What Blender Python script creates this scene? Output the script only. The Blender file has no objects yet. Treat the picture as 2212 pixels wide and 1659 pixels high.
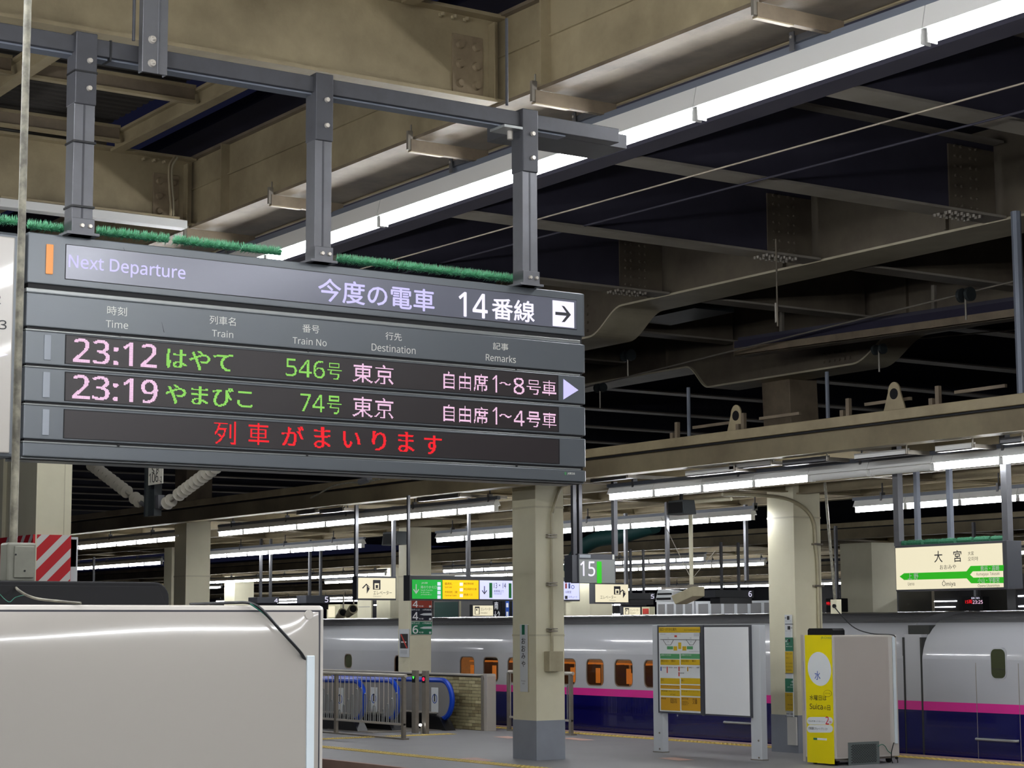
import bpy, bmesh, math, random
import numpy as np
from mathutils import Vector, Matrix
random.seed(7)
S = bpy.context.scene
C = S.collection
# ------------------------------------------------------------------ camera, world, exposure
W, H = 2212, 1659
FPX, YAW, PIT, ROL = 4256.66, 0.595279, 0.122623, -0.004169
CZ = 2.1
fw = Vector((-math.cos(YAW)*math.cos(PIT), math.sin(YAW)*math.cos(PIT), math.sin(PIT)))
rt = fw.cross(Vector((0, 0, 1))).normalized(); up = rt.cross(fw)
r2 = rt*math.cos(ROL) + up*math.sin(ROL); u2 = up*math.cos(ROL) - rt*math.sin(ROL)
cam = bpy.data.cameras.new('camera'); co = bpy.data.objects.new('camera', cam); C.objects.link(co)
co.matrix_world = Matrix(((r2.x, u2.x, -fw.x, 0), (r2.y, u2.y, -fw.y, 0), (r2.z, u2.z, -fw.z, CZ), (0, 0, 0, 1)))
cam.sensor_width = 36; cam.lens = FPX/W*36; cam.clip_end = 600; cam.clip_start = .05
S.camera = co
wd = bpy.data.worlds.new('night_sky'); S.world = wd; wd.use_nodes = True
wd.node_tree.nodes['Background'].inputs[0].default_value = (.008, .009, .024, 1)
wd.node_tree.nodes['Background'].inputs[1].default_value = .25
S.view_settings.view_transform = 'Standard'; S.view_settings.look = 'None'
S.view_settings.exposure = 1.35; S.view_settings.gamma = 1; S.view_settings.use_curve_mapping = False
S.cycles.max_bounces = 6; S.cycles.diffuse_bounces = 3; S.cycles.glossy_bounces = 3
S.cycles.transmission_bounces = 4; S.cycles.transparent_max_bounces = 6
S.cycles.caustics_reflective = False; S.cycles.caustics_refractive = False
S.cycles.sample_clamp_indirect = 4
TUBE = 17.0      # radiance of every fluorescent tube
EK = 1/2.55      # glow strengths below are written as seen after the exposure
FONT = None
try:            # the sans that ships inside Blender; the built-in font is used if it is missing
    import os
    FONT = bpy.data.fonts.load(os.path.join(bpy.utils.system_resource('DATAFILES', path='fonts'), 'NotoSansHebrew-Regular.woff2'))
except Exception: FONT = None
# ------------------------------------------------------------------ maths helpers
def ray(u, v):
    return r2*((u-W/2)/FPX) - u2*((v-H/2)/FPX) + fw
def P(u, v, ax, val):
    "world point where the sight line of a photo pixel meets the plane coord[ax]=val (used to take sizes off the photo)"
    d = ray(u, v); o = (0, 0, CZ)[ax]
    return Vector((0, 0, CZ)) + d*((val-o)/d[ax])
def lin(c):
    c = c/255.
    return c/12.92 if c <= .04045 else ((c+.055)/1.055)**2.4
def col(r, g, b): return (lin(r), lin(g), lin(b), 1)
# ------------------------------------------------------------------ materials
M = {}
def mat(name, rgb, rough=.6, metal=0, dirt=0, dscale=1.5, dcol=None, em=0, bump=0, bscale=40, spec=.5, coat=0, emrgb=None, stretch=(1, 1, 1)):
    m = bpy.data.materials.new(name); m.use_nodes = True; nt = m.node_tree; b = nt.nodes['Principled BSDF']
    c = col(*rgb); b.inputs['Base Color'].default_value = c
    b.inputs['Roughness'].default_value = rough; b.inputs['Metallic'].default_value = metal
    b.inputs['Specular IOR Level'].default_value = spec
    b.inputs['Coat Weight'].default_value = coat
    if em:
        b.inputs['Emission Color'].default_value = col(*(emrgb or rgb)); b.inputs['Emission Strength'].default_value = em if name.startswith('tube') else em*EK
    if dirt or bump:
        g = nt.nodes.new('ShaderNodeNewGeometry'); mp = nt.nodes.new('ShaderNodeMapping')
        nt.links.new(g.outputs['Position'], mp.inputs[0]); mp.inputs['Scale'].default_value = stretch
    if dirt:
        n = nt.nodes.new('ShaderNodeTexNoise'); n.inputs['Scale'].default_value = dscale; n.inputs['Detail'].default_value = 7; n.inputs['Roughness'].default_value = .62
        nt.links.new(mp.outputs[0], n.inputs['Vector'])
        r = nt.nodes.new('ShaderNodeValToRGB'); r.color_ramp.elements[0].position = .38; r.color_ramp.elements[1].position = .68
        nt.links.new(n.outputs[0], r.inputs[0])
        mul = nt.nodes.new('ShaderNodeMath'); mul.operation = 'MULTIPLY'; mul.inputs[1].default_value = dirt
        nt.links.new(r.outputs[0], mul.inputs[0])
        mx = nt.nodes.new('ShaderNodeMix'); mx.data_type = 'RGBA'
        mx.inputs['A'].default_value = c
        mx.inputs['B'].default_value = col(*dcol) if dcol else (c[0]*.45, c[1]*.4, c[2]*.35, 1)
        nt.links.new(mul.outputs[0], mx.inputs['Factor']); nt.links.new(mx.outputs['Result'], b.inputs['Base Color'])
    if bump:
        n2 = nt.nodes.new('ShaderNodeTexNoise'); n2.inputs['Scale'].default_value = bscale; n2.inputs['Detail'].default_value = 4
        nt.links.new(mp.outputs[0], n2.inputs['Vector'])
        bp = nt.nodes.new('ShaderNodeBump'); bp.inputs['Strength'].default_value = bump; bp.inputs['Distance'].default_value = .01
        nt.links.new(n2.outputs[0], bp.inputs['Height']); nt.links.new(bp.outputs[0], b.inputs['Normal'])
    M[name] = m
    return m
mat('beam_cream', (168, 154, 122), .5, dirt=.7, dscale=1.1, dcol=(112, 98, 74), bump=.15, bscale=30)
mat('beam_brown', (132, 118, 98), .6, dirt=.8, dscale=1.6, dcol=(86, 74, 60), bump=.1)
mat('beam_far', (140, 128, 100), .6, dirt=.7, dscale=.7, dcol=(84, 72, 54))
mat('splice', (150, 134, 108), .5, dirt=.7, dscale=5, dcol=(112, 96, 76))
mat('deck_flange', (142, 136, 126), .6, dirt=.5, dscale=1.2)
mat('deck_web', (58, 56, 70), .7, dirt=.5, dscale=1, dcol=(40, 38, 54))  # navy tone paints the unlit look into the webs; deck_web_brown is the lit version
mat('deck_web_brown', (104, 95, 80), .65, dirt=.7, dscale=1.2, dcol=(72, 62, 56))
mat('girder_flange', (188, 180, 156), .55, dirt=.4, dscale=1.5)
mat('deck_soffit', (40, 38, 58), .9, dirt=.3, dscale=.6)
mat('roof_sheet', (52, 48, 44), .8, dirt=.5, dscale=1)
mat('galv', (108, 109, 113), .42, .55, dirt=.35, dscale=5, dcol=(86, 86, 88))
mat('galv_dark', (74, 75, 80), .5, .35, dirt=.3, dscale=6)
mat('lamp_rail', (112, 118, 130), .5, .2)
mat('lamp_white', (225, 225, 222), .45)
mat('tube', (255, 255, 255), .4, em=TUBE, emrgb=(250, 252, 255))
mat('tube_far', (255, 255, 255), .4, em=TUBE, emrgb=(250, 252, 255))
mat('board_metal', (102, 107, 111), .3, .25, dirt=.18, dscale=3, dcol=(98, 104, 112))
mat('board_trim', (140, 143, 142), .3, .4)
mat('board_panel', (116, 118, 130), .2, .1)
mat('gap_black', (10, 10, 14), .6)
mat('led_screen', (50, 45, 46), .35, bump=.05, bscale=400)
mat('led_pink', (120, 100, 112), em=1.15, emrgb=(255, 206, 238))
mat('led_green', (60, 90, 40), em=.95, emrgb=(160, 244, 104))
mat('led_red', (90, 10, 12), em=1.2, emrgb=(255, 14, 34))
mat('lilac_glow', (120, 116, 150), em=.85, emrgb=(206, 200, 255))
mat('white_glow', (140, 138, 150), em=.95, emrgb=(234, 230, 255))
mat('label_white', (222, 224, 216), .5)
mat('orange_lamp', (120, 80, 45), em=.8, emrgb=(250, 168, 100))
mat('grey_lamp', (150, 156, 164), .4)
mat('dark_text', (52, 52, 58), .6)
mat('brush', (118, 206, 156), .6, dirt=.6, dscale=30, dcol=(178, 235, 204))
mat('brush_dark', (46, 110, 80), .7)
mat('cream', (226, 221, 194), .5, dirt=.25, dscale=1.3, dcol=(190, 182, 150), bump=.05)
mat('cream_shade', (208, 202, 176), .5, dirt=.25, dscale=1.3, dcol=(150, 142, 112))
mat('col_base', (150, 156, 166), .5, dirt=.2, dscale=2)
mat('conduit', (176, 168, 140), .45, dirt=.3, dscale=4)
mat('conduit_grey', (80, 77, 68), .5, .2, dirt=.7, dscale=22, dcol=(150, 146, 128))
mat('box_grey', (104, 104, 93), .5, dirt=.35, dscale=14)
mat('red_paint', (206, 40, 48), .45)
mat('white_paint', (220, 218, 212), .45)
mat('cab_white', (184, 179, 171), .2, coat=.3)
mat('cab_gloss', (158, 153, 146), .12, coat=.3)
mat('cab_grey', (166, 159, 151), .35, dirt=.05)
mat('raceway', (200, 210, 214), .4)
mat('black', (12, 12, 15), .65, spec=.25)
mat('black_cable', (14, 16, 20), .4)
mat('green_cable', (20, 96, 78), .4)
mat('asphalt', (128, 128, 130), .5, dirt=.3, dscale=.8, dcol=(104, 104, 108), bump=.3, bscale=90)
mat('platform_edge', (178, 148, 136), .7, dirt=.3)
mat('tactile', (196, 170, 84), .6, dirt=.3, dscale=8, bump=.6, bscale=25)
mat('tactile_stud', (222, 200, 116), .6)
mat('pink_mark', (190, 156, 144), .7, dirt=.3)
mat('ballast', (70, 64, 58), .9, dirt=.6, dscale=9, bump=.8, bscale=30)
mat('concrete', (104, 100, 92), .85, dirt=.5, dscale=1)
mat('steel', (196, 190, 180), .3, .35)
mat('steel_dark', (140, 134, 124), .4, .4, dirt=.3, dscale=5)
mat('rail_steel', (110, 96, 84), .35, .8)
mat('brick', (182, 172, 132), .6, dirt=.35, dscale=14, dcol=(120, 110, 78))
mat('brick_dark', (152, 140, 104), .65, dirt=.4, dscale=10, dcol=(100, 88, 64))
mat('brick_pale', (202, 194, 152), .6, dirt=.3, dscale=10)
mat('mortar', (70, 62, 46), .85)
mat('esc_blue', (10, 62, 176), .35, spec=.3)
mat('esc_black', (16, 16, 20), .35)
mat('esc_panel', (150, 148, 146), .35, .3)
mat('train_roof', (92, 92, 94), .14)
mat('train_white', (160, 161, 165), .16, coat=.6, bump=.03, bscale=.9)
mat('train_blue', (8, 8, 72), .18, coat=.6, dirt=.12, dscale=.6, dcol=(10, 14, 60))
mat('train_pink', (196, 44, 132), .25, coat=.5)
mat('train_pink_pale', (206, 120, 166), .3)
mat('train_under', (28, 28, 34), .6)
mat('gangway', (40, 42, 40), .6, dirt=.4, dscale=5)
mat('win_frame', (118, 104, 92), .35, .3)
mat('curtain_orange', (206, 120, 44), .7, em=.4, emrgb=(230, 130, 50))  # curtains, seats and interior wall glow in place of cabin lamps
mat('seat_brown', (84, 60, 42), .7, em=.15)
mat('interior', (150, 96, 52), .6, em=.45, dirt=.8, dscale=4, dcol=(70, 44, 28))
mat('door_glass', (58, 62, 44), .15)
g = mat('glass', (255, 255, 255), .02); g.node_tree.nodes['Principled BSDF'].inputs['Transmission Weight'].default_value = 1; g.node_tree.nodes['Principled BSDF'].inputs['IOR'].default_value = 1.15
mat('sign_dark', (70, 72, 78), .4)
mat('sign_grey', (128, 132, 130), .4, em=.12)
mat('sign_green', (24, 168, 60), em=.55)
mat('sign_green_dark', (14, 120, 50), .5, em=.1)
mat('sign_yellow', (240, 190, 10), em=.75, emrgb=(250, 196, 4))
mat('sign_lilac', (205, 208, 250), em=.75)
mat('sign_cream', (110, 106, 94), em=.86, emrgb=(248, 238, 204))
mat('sign_white', (235, 235, 230), em=.6)
mat('sign_line_green', (40, 178, 24), em=.5)
mat('cyan_glow', (60, 220, 200), em=.8)
mat('paper_white', (214, 218, 220), .35)
mat('paper_yellow', (206, 172, 30), .4)
mat('paper_green', (84, 152, 100), .4)
mat('paper_orange', (200, 150, 30), .45)
mat('paper_red', (198, 66, 56), .45)
mat('paper_blue', (60, 90, 160), .45)
mat('text_black', (30, 30, 34), .5)
mat('text_brown', (96, 70, 20), .5)
mat('text_white', (240, 240, 240), .5)
mat('gloss_board', (232, 234, 236), .1, coat=.6, bump=.02, bscale=3)
mat('kiosk_yellow', (224, 208, 0), .35)
mat('kiosk_blue', (40, 80, 170), .4)
mat('kiosk_red', (196, 30, 56), .4)
mat('grille', (92, 100, 98), .5)
mat('insulator', (150, 146, 136), .3, coat=.3)
mat('navy_post', (44, 50, 52), .5, dirt=.3)
mat('plate_white', (210, 208, 196), .5)
mat('poster_brown', (150, 60, 46), .5)
mat('poster_navy', (28, 30, 44), .5)
mat('poster_green', (34, 110, 82), .5)
mat('louvre', (190, 194, 198), .4)
mat('shop_dark', (34, 34, 38), .25)
mat('shop_cream', (206, 202, 170), .5)
mat('shop_grey', (120, 120, 122), .5)
mat('green_led', (60, 255, 60), em=3)
mat('red_led', (255, 30, 60), em=4, emrgb=(255, 16, 50))
mat('white_led', (255, 255, 255), em=8)
mat('teal', (40, 84, 82), .5)
mat('roller_shade', (150, 112, 60), .6)
# ------------------------------------------------------------------ mesh helpers
class MB:
    def __init__(s): s.v = []; s.f = []
    def box(s, x0, x1, y0, y1, z0, z1):
        if x0 > x1: x0, x1 = x1, x0
        if y0 > y1: y0, y1 = y1, y0
        if z0 > z1: z0, z1 = z1, z0
        n = len(s.v); s.v += [(x, y, z) for x in (x0, x1) for y in (y0, y1) for z in (z0, z1)]
        s.f += [tuple(n+i for i in q) for q in ((0, 1, 3, 2), (4, 6, 7, 5), (0, 4, 5, 1), (2, 3, 7, 6), (0, 2, 6, 4), (1, 5, 7, 3))]
        return s
    def poly(s, pts):
        n = len(s.v); s.v += [tuple(p) for p in pts]; s.f.append(tuple(range(n, n+len(pts)))); return s
    def prism(s, pts, ax, a, b):
        "extrude a 2-D outline along axis ax from a to b"
        n = len(s.v); k = len(pts)
        def mk(p, t):
            q = list(p); q.insert(ax, t); return tuple(q)
        s.v += [mk(p, a) for p in pts] + [mk(p, b) for p in pts]
        s.f.append(tuple(n+i for i in range(k))); s.f.append(tuple(n+k+i for i in reversed(range(k))))
        s.f += [(n+i, n+(i+1) % k, n+k+(i+1) % k, n+k+i) for i in range(k)]
        return s
    def cyl(s, p0, p1, r, n=12, r1=None):
        p0 = Vector(p0); p1 = Vector(p1); r1 = r if r1 is None else r1
        d = (p1-p0).normalized(); a = d.orthogonal().normalized(); b = d.cross(a); m = len(s.v)
        for p, q in ((p0, r), (p1, r1)):
            for i in range(n):
                t = 2*math.pi*i/n; s.v.append(tuple(p+(a*math.cos(t)+b*math.sin(t))*q))
        s.f += [(m+i, m+(i+1) % n, m+n+(i+1) % n, m+n+i) for i in range(n)]
        s.f.append(tuple(m+i for i in reversed(range(n)))); s.f.append(tuple(m+n+i for i in range(n)))
        return s
    def tube(s, pts, r, n=8):
        pts = [Vector(p) for p in pts]; m = len(s.v); a = None
        for i, p in enumerate(pts):
            d = (pts[min(i+1, len(pts)-1)]-pts[max(i-1, 0)]).normalized()
            if a is None: a = d.orthogonal().normalized()
            a = (a-d*a.dot(d)).normalized(); b = d.cross(a)
            for k in range(n):
                t = 2*math.pi*k/n; s.v.append(tuple(p+(a*math.cos(t)+b*math.sin(t))*r))
        for i in range(len(pts)-1):
            s.f += [(m+i*n+k, m+i*n+(k+1) % n, m+(i+1)*n+(k+1) % n, m+(i+1)*n+k) for k in range(n)]
        s.f.append(tuple(m+k for k in reversed(range(n)))); s.f.append(tuple(m+(len(pts)-1)*n+k for k in range(n)))
        return s
    def ball(s, c, r, n=10, sx=1, sy=1, sz=1):
        m = len(s.v); k = n//2
        for j in range(1, k):
            t = math.pi*j/k
            for i in range(n):
                p = 2*math.pi*i/n
                s.v.append((c[0]+r*sx*math.sin(t)*math.cos(p), c[1]+r*sy*math.sin(t)*math.sin(p), c[2]+r*sz*math.cos(t)))
        for j in range(k-2):
            s.f += [(m+j*n+i, m+j*n+(i+1) % n, m+(j+1)*n+(i+1) % n, m+(j+1)*n+i) for i in range(n)]
        s.f.append(tuple(m+i for i in range(n))); s.f.append(tuple(m+(k-2)*n+i for i in reversed(range(n))))
        return s
    def build(s, name, m, parent=None, bevel=0, smooth=False, seg=2):
        me = bpy.data.meshes.new(name); me.from_pydata(s.v, [], s.f)
        b = bmesh.new(); b.from_mesh(me); bmesh.ops.recalc_face_normals(b, faces=b.faces); b.to_mesh(me); b.free()
        me.materials.append(M[m]); o = bpy.data.objects.new(name, me); C.objects.link(o)
        if parent: o.parent = parent
        if smooth:
            for p in me.polygons: p.use_smooth = True
            me.set_sharp_from_angle(angle=math.radians(40))
        if bevel:
            md = o.modifiers.new('bevel', 'BEVEL'); md.width = bevel; md.segments = seg; md.limit_method = 'ANGLE'
        return o
def B(name, m, parent, *bb, bevel=0):
    return MB().box(*bb).build(name, m, parent, bevel)
def tag(o, label=None, cat=None, group=None, kind=None):
    if label: o['label'] = label
    if cat: o['category'] = cat
    if group: o['group'] = group
    if kind: o['kind'] = kind
    return o
def thing(name, label, cat, loc=(0, 0, 0), rz=0, group=None):
    o = bpy.data.objects.new(name, None); C.objects.link(o); o.location = loc; o.rotation_euler = (0, 0, rz)
    o.empty_display_size = .1
    return tag(o, label, cat, group)
def link_copy(o, name, loc, parent):
    c = o.copy(); c.name = name; C.objects.link(c); c.parent = parent; c.location = loc; return c
ORD = ['first', 'second', 'third', 'fourth', 'fifth', 'sixth', 'seventh', 'eighth', 'ninth', 'tenth', 'eleventh', 'twelfth', 'thirteenth', 'fourteenth', 'fifteenth', 'sixteenth', 'seventeenth', 'eighteenth', 'nineteenth', 'twentieth', 'twenty-first', 'twenty-second', 'twenty-third', 'twenty-fourth']
class Fr:
    "a thing with its own frame: local x to the right, y away from the viewer, z up; front plane y=0"
    def __init__(s, name, label, cat, loc, rz=0, group=None):
        s.o = thing(name, label, cat, loc, rz, group); s.loc = Vector(loc); s.rz = rz
        s.n = Vector((math.sin(rz), -math.cos(rz), 0)); s.x = Vector((math.cos(rz), math.sin(rz), 0))
    def px(s, u, v, y=0):
        d = ray(u, v); q = s.loc - s.n*y; o = Vector((0, 0, CZ))
        t = (q-o).dot(s.n)/d.dot(s.n); w = o+d*t
        return (w-s.loc).dot(s.x), w.z-s.loc.z
    def rect(s, name, m, u0, v0, u1, v1, y0=0, y1=-.004, parent=None, bevel=0):
        a = s.px(u0, v0, y1); b = s.px(u1, v1, y1)
        return B(name, m, parent or s.o, a[0], b[0], y0, y1, b[1], a[1], bevel=bevel)
    def txt(s, string, m, u0, v0, u1, v1, y=-.006, name='lettering', bold=0, parent=None, led=0):
        a = s.px(u0, v0, y); b = s.px(u1, v1, y)
        return text(string, m, a[0], b[0], b[1], a[1], y, name, parent or s.o, bold, led)
def text(string, m, x0, x1, z0, z1, y, name, parent, bold=0, led=0, thick=.002):
    cu = bpy.data.curves.new('t', 'FONT'); cu.body = string; cu.size = 1
    if FONT and string.isascii(): cu.font = FONT
    cu.size = 1; cu.resolution_u = 3
    o = bpy.data.objects.new('t', cu); C.objects.link(o)
    dg = bpy.context.evaluated_depsgraph_get(); me = bpy.data.meshes.new_from_object(o.evaluated_get(dg))
    bpy.data.objects.remove(o); bpy.data.curves.remove(cu)
    n = len(me.vertices)
    if n == 0: return None
    co_ = np.zeros(n*3); me.vertices.foreach_get('co', co_); co_ = co_.reshape(-1, 3)
    lo = co_.min(0); hi = co_.max(0); sx = (x1-x0)/max(1e-6, hi[0]-lo[0]); sz = (z1-z0)/max(1e-6, hi[1]-lo[1])
    q = np.zeros_like(co_); q[:, 0] = x0+(co_[:, 0]-lo[0])*sx; q[:, 2] = z0+(co_[:, 1]-lo[1])*sz; q[:, 1] = y
    if led:
        me.calc_loop_triangles(); k = len(me.loop_triangles); t = np.zeros(k*3, int); me.loop_triangles.foreach_get('vertices', t); t = t.reshape(-1, 3)
        cells = set()
        for tr in t:
            p = q[tr][:, [0, 2]]/led; a0, a1 = np.floor(p.min(0)-.5).astype(int), np.ceil(p.max(0)+.5).astype(int)
            gx, gz = np.meshgrid(np.arange(a0[0], a1[0]+1), np.arange(a0[1], a1[1]+1)); c = np.stack([gx.ravel(), gz.ravel()], 1)+.5
            def e(i, j): return (p[j][0]-p[i][0])*(c[:, 1]-p[i][1])-(p[j][1]-p[i][1])*(c[:, 0]-p[i][0])
            w0, w1, w2 = e(0, 1), e(1, 2), e(2, 0); ins = ((w0 >= 0) & (w1 >= 0) & (w2 >= 0)) | ((w0 <= 0) & (w1 <= 0) & (w2 <= 0))
            cells.update(map(tuple, np.floor(c[ins]).astype(int)))
        if ':' in string or all(0x3000 < ord(ch) < 0x3100 for ch in string): cells |= {(a_+1, b_) for a_, b_ in cells}
        bpy.data.meshes.remove(me); mb = MB(); h = led*.42
        for cx_, cz_ in sorted(cells):
            X, Z = (cx_+.5)*led, (cz_+.5)*led
            mb.poly([(X-h, y, Z-h), (X+h, y, Z-h), (X+h, y, Z+h), (X-h, y, Z+h)])
        o = mb.build(name, m, parent); o['kind'] = 'stuff'; return o
    if bold:
        q0 = q; q = q0+np.array([-bold*(z1-z0)*.5, 0, 0])
        me.vertices.foreach_set('co', q.ravel())
        b_ = bmesh.new(); b_.from_mesh(me); k = len(me.vertices)
        for dx_, dz_ in ((1, 0), (.5, .5), (.5, -.5)):
            me2 = me.copy(); b2 = q+np.array([dx_*bold*(z1-z0), .0002*dz_, dz_*bold*(z1-z0)]); me2.vertices.foreach_set('co', b2.ravel()); b_.from_mesh(me2); bpy.data.meshes.remove(me2)
        b_.to_mesh(me); b_.free()
    else: me.vertices.foreach_set('co', q.ravel())
    me.update(); me.materials.clear(); me.materials.append(M[m])
    for p in me.polygons: p.material_index = 0
    o = bpy.data.objects.new(name, me); C.objects.link(o); o.parent = parent
    return o
A_, B_ = 0, math.pi/2      # frame turns: a face towards -Y (along the tracks) / a face towards +X (across them)
# ================================================================== SETTING
def struct(o): o['kind'] = 'structure'; return o
YE, YT = 15.5, 23.8        # near and far edge of the island platform
fl = thing('floor', None, None); struct(fl)
B('paving', 'asphalt', fl, -120, 6, YE+.08, YT-.25, -.25, 0)
for a, b in ((YE, YE+.08), (YT-.25, YT)):
    B('edge_coping', 'platform_edge', fl, -120, 6, a, b, -.3, .005)
B('platform_wall', 'concrete', fl, -120, 6, YE+.35, YT-.35, -1.3, -.25)
def tactile(x0, x1, y0, y1):
    B('tactile_strip', 'tactile', fl, x0, x1, y0, y1, 0, .006)
    m = MB(); nx = int(round((x1-x0)/.12)); ny = max(1, int(round((y1-y0)/.1)))
    for i in range(nx):
        for j in range(ny):
            x = x0+(i+.5)*(x1-x0)/nx; y = y0+(j+.5)*(y1-y0)/ny
            m.box(x-.018, x+.018, y-.018, y+.018, .006, .012)
    o = m.build('tactile_studs', 'tactile_stud', fl); o['kind'] = 'stuff'
tactile(-50, -12, 16.95, 17.25); tactile(-50, -12, 23.1, 23.4); tactile(-33.6, -33.3, 17.3, 21.2)
for u, v, w in ((1030, 1641, .8), (1095, 1593, .7), (1245, 1597, .9), (1460, 1640, .7)):
    p = P(u, v, 2, 0); MB().poly([(p.x-w/2, p.y-.1, .004), (p.x+w/2, p.y-.22, .004), (p.x+w/2, p.y+.1, .004), (p.x-w/2, p.y+.25, .004)]).build('floor_marking', 'pink_mark', fl)
f2 = thing('floor', None, None); struct(f2)
B('own_platform', 'asphalt', f2, -120, 14, -6, 8.6, -.25, 0); B('own_wall', 'concrete', f2, -120, 14, -5.8, 8.2, -1.3, -.25)
B('ballast_bed', 'ballast', f2, -120, 14, -10, 80, -1.6, -1.25)
f3 = thing('floor', None, None); struct(f3)
B('paving', 'asphalt', f3, -160, 10, 35, 46, -.25, 0); B('paving', 'asphalt', f3, -200, 10, 55, 67, -.25, 0); B('paving', 'asphalt', f3, -240, 10, 75, 90, -.25, 0)
for k, y in enumerate((10.1, 11.53, 13.2, 14.6, 25.0, 26.43, 29.5, 30.93)):
    tag(B('track_rail', 'rail_steel', None, -110, 8, y-.035, y+.035, -1.25, -1.08), 'long steel rail, %s track rail counted from the near platform' % ORD[k], 'rail', 'running rails between the platforms')
# ================================================================== STRUCTURE: near canopy (our platform)
def bolts(parent, name, m, pts, ax, side, r=.02, h=.02):
    "round bolt heads standing proud along axis ax"
    mb = MB()
    for p in pts:
        q = list(p); q[ax] += side*h
        mb.cyl(p, q, r, 8, r*.75)
    return mb.build(name, m, parent, smooth=True)
ZN = 6.5; YN = 9.0
def ibeam_x(name, label, cat, x0, x1, yc, z0, z1, wf, mw, mf, group=None, tf=.03):
    t = thing(name, label, cat, ((x0+x1)/2, yc, z0), 0, group); h = (x1-x0)/2
    B('web', mw, t, -h, h, -.012, .012, tf, z1-z0-tf); B('bottom_flange', mf, t, -h, h, -wf/2, wf/2, 0, tf); B('top_flange', mf, t, -h, h, -wf/2, wf/2, z1-z0-tf, z1-z0)
    return t
def ibeam_y(name, label, cat, xc, y0, y1, z0, z1, wf, mw, mf, group=None, tf=.03):
    t = thing(name, label, cat, (xc, (y0+y1)/2, z0), 0, group); h = (y1-y0)/2
    B('web', mw, t, -.012, .012, -h, h, tf, z1-z0-tf); B('bottom_flange', mf, t, -wf/2, wf/2, -h, h, 0, tf); B('top_flange', mf, t, -wf/2, wf/2, -h, h, z1-z0-tf, z1-z0)
    return t
main = ibeam_x('steel_beam', 'long cream steel edge beam sloping up to the top right, above the bright tube lights', 'beam', -60, 8, YN, ZN-.08, ZN+.72, .15, 'beam_cream', 'beam_brown')
B('web_ledge', 'beam_cream', main, -34, 34, -.035, -.012, .44, .455)
for i, x in enumerate((-12.7, -18.6)):
    B('web_stiffener', 'beam_cream', main, x+26-.01, x+26+.01, -.11, -.012, .03, .77)
gut = thing('roof_gutter', 'wide brown underside of the canopy gutter between the edge beam and the tube lights', 'gutter', (-26, YN, ZN-.04))
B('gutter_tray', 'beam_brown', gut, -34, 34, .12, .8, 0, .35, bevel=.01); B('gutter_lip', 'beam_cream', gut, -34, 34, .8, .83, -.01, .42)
XB = [-7.4, -13.45, -19.5, -25.5, -31.5]
WHERE = ['just above the camera', 'crossing the top left corner with the six-bolt plate', 'behind the left board hanger with the second six-bolt plate', 'far along the canopy, fourth cross beam', 'far along the canopy, last cross beam']
for k, x in enumerate(XB):
    t = ibeam_y('steel_beam', 'deep cream steel cross beam, ' + WHERE[k], 'beam', x, -6, YN-.03, ZN-.06, ZN+.7, .26, 'beam_cream', 'beam_cream', 'cross beams of our platform canopy')
    hy = (YN+5.97)/2
    pl = B('splice_plate', 'splice', t, .012, .03, hy-.46, hy-.16, .05, .56, bevel=.004)
    pl.location = (0, 0, 0)
    mb = MB()
    for j in range(3):
        for yy in (hy-.39, hy-.23):
            mb.cyl((.03, yy, .14+.165*j), (.06, yy, .14+.165*j), .04, 12, .03)
    mb.build('bolt_heads', 'splice', pl, smooth=True)
    mb = MB()
    for j in range(3):
        for xx in (.06, .1): mb.cyl((xx, hy-.6+.12*j, .69), (xx, hy-.6+.12*j, .665), .018, 8, .014)
    mb.build('flange_bolts', 'beam_cream', pl, smooth=True)
    B('gusset_plate', 'beam_cream', t, -.11, .11, hy-.1, hy-.09, .03, .69)
# purlins and roof sheet above our platform
pA = P(60, 160, 2, 7.12)
for k, (y, x0, x1) in enumerate(((8.0, -19.3, -13.6), (8.0, -13.3, -7.5), (pA.y, -19.3, -13.6), (pA.y, -13.3, -7.5), (3.3, -19.3, -13.6), (8.0, -25.3, -19.7))):
    ibeam_x('roof_purlin', 'light cream roof purlin running along the tracks, %s of the canopy purlins' % ORD[k], 'purlin', x0, x1, y, 7.12, 7.32, .12, 'beam_cream', 'beam_cream', 'purlins along the tracks above our platform')
for k, (x, y0, y1) in enumerate(((-15.2, pA.y+.07, 7.93), (-17.2, pA.y+.07, 7.93), (-19.05, pA.y+.07, 7.93), (-15.2, 3.4, pA.y-.07), (-17.2, 3.4, pA.y-.07), (-9.2, pA.y+.07, 7.93), (-11.2, pA.y+.07, 7.93), (-21.5, pA.y+.07, 7.93))):
    ibeam_y('roof_purlin', 'short brown cross purlin under the dark roof sheet, %s of the cross purlins' % ORD[k], 'purlin', x, y0, y1, 7.16, 7.34, .08, 'beam_brown', 'beam_cream', 'cross purlins above our platform')
mb = MB()
for i in range(170):
    x = -30+i*.15
    mb.poly([(x, -5, 7.40), (x+.07, -5, 7.40), (x+.07, 7.9, 7.40), (x, 7.9, 7.40)]); mb.poly([(x+.07, -5, 7.40), (x+.09, -5, 7.44), (x+.09, 7.9, 7.44), (x+.07, 7.9, 7.40)])
    mb.poly([(x+.09, -5, 7.44), (x+.13, -5, 7.44), (x+.13, 7.9, 7.44), (x+.09, 7.9, 7.44)]); mb.poly([(x+.13, -5, 7.44), (x+.15, -5, 7.40), (x+.15, 7.9, 7.40), (x+.13, 7.9, 7.44)])
ce = mb.build('ceiling', 'roof_sheet'); struct(ce)
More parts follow.
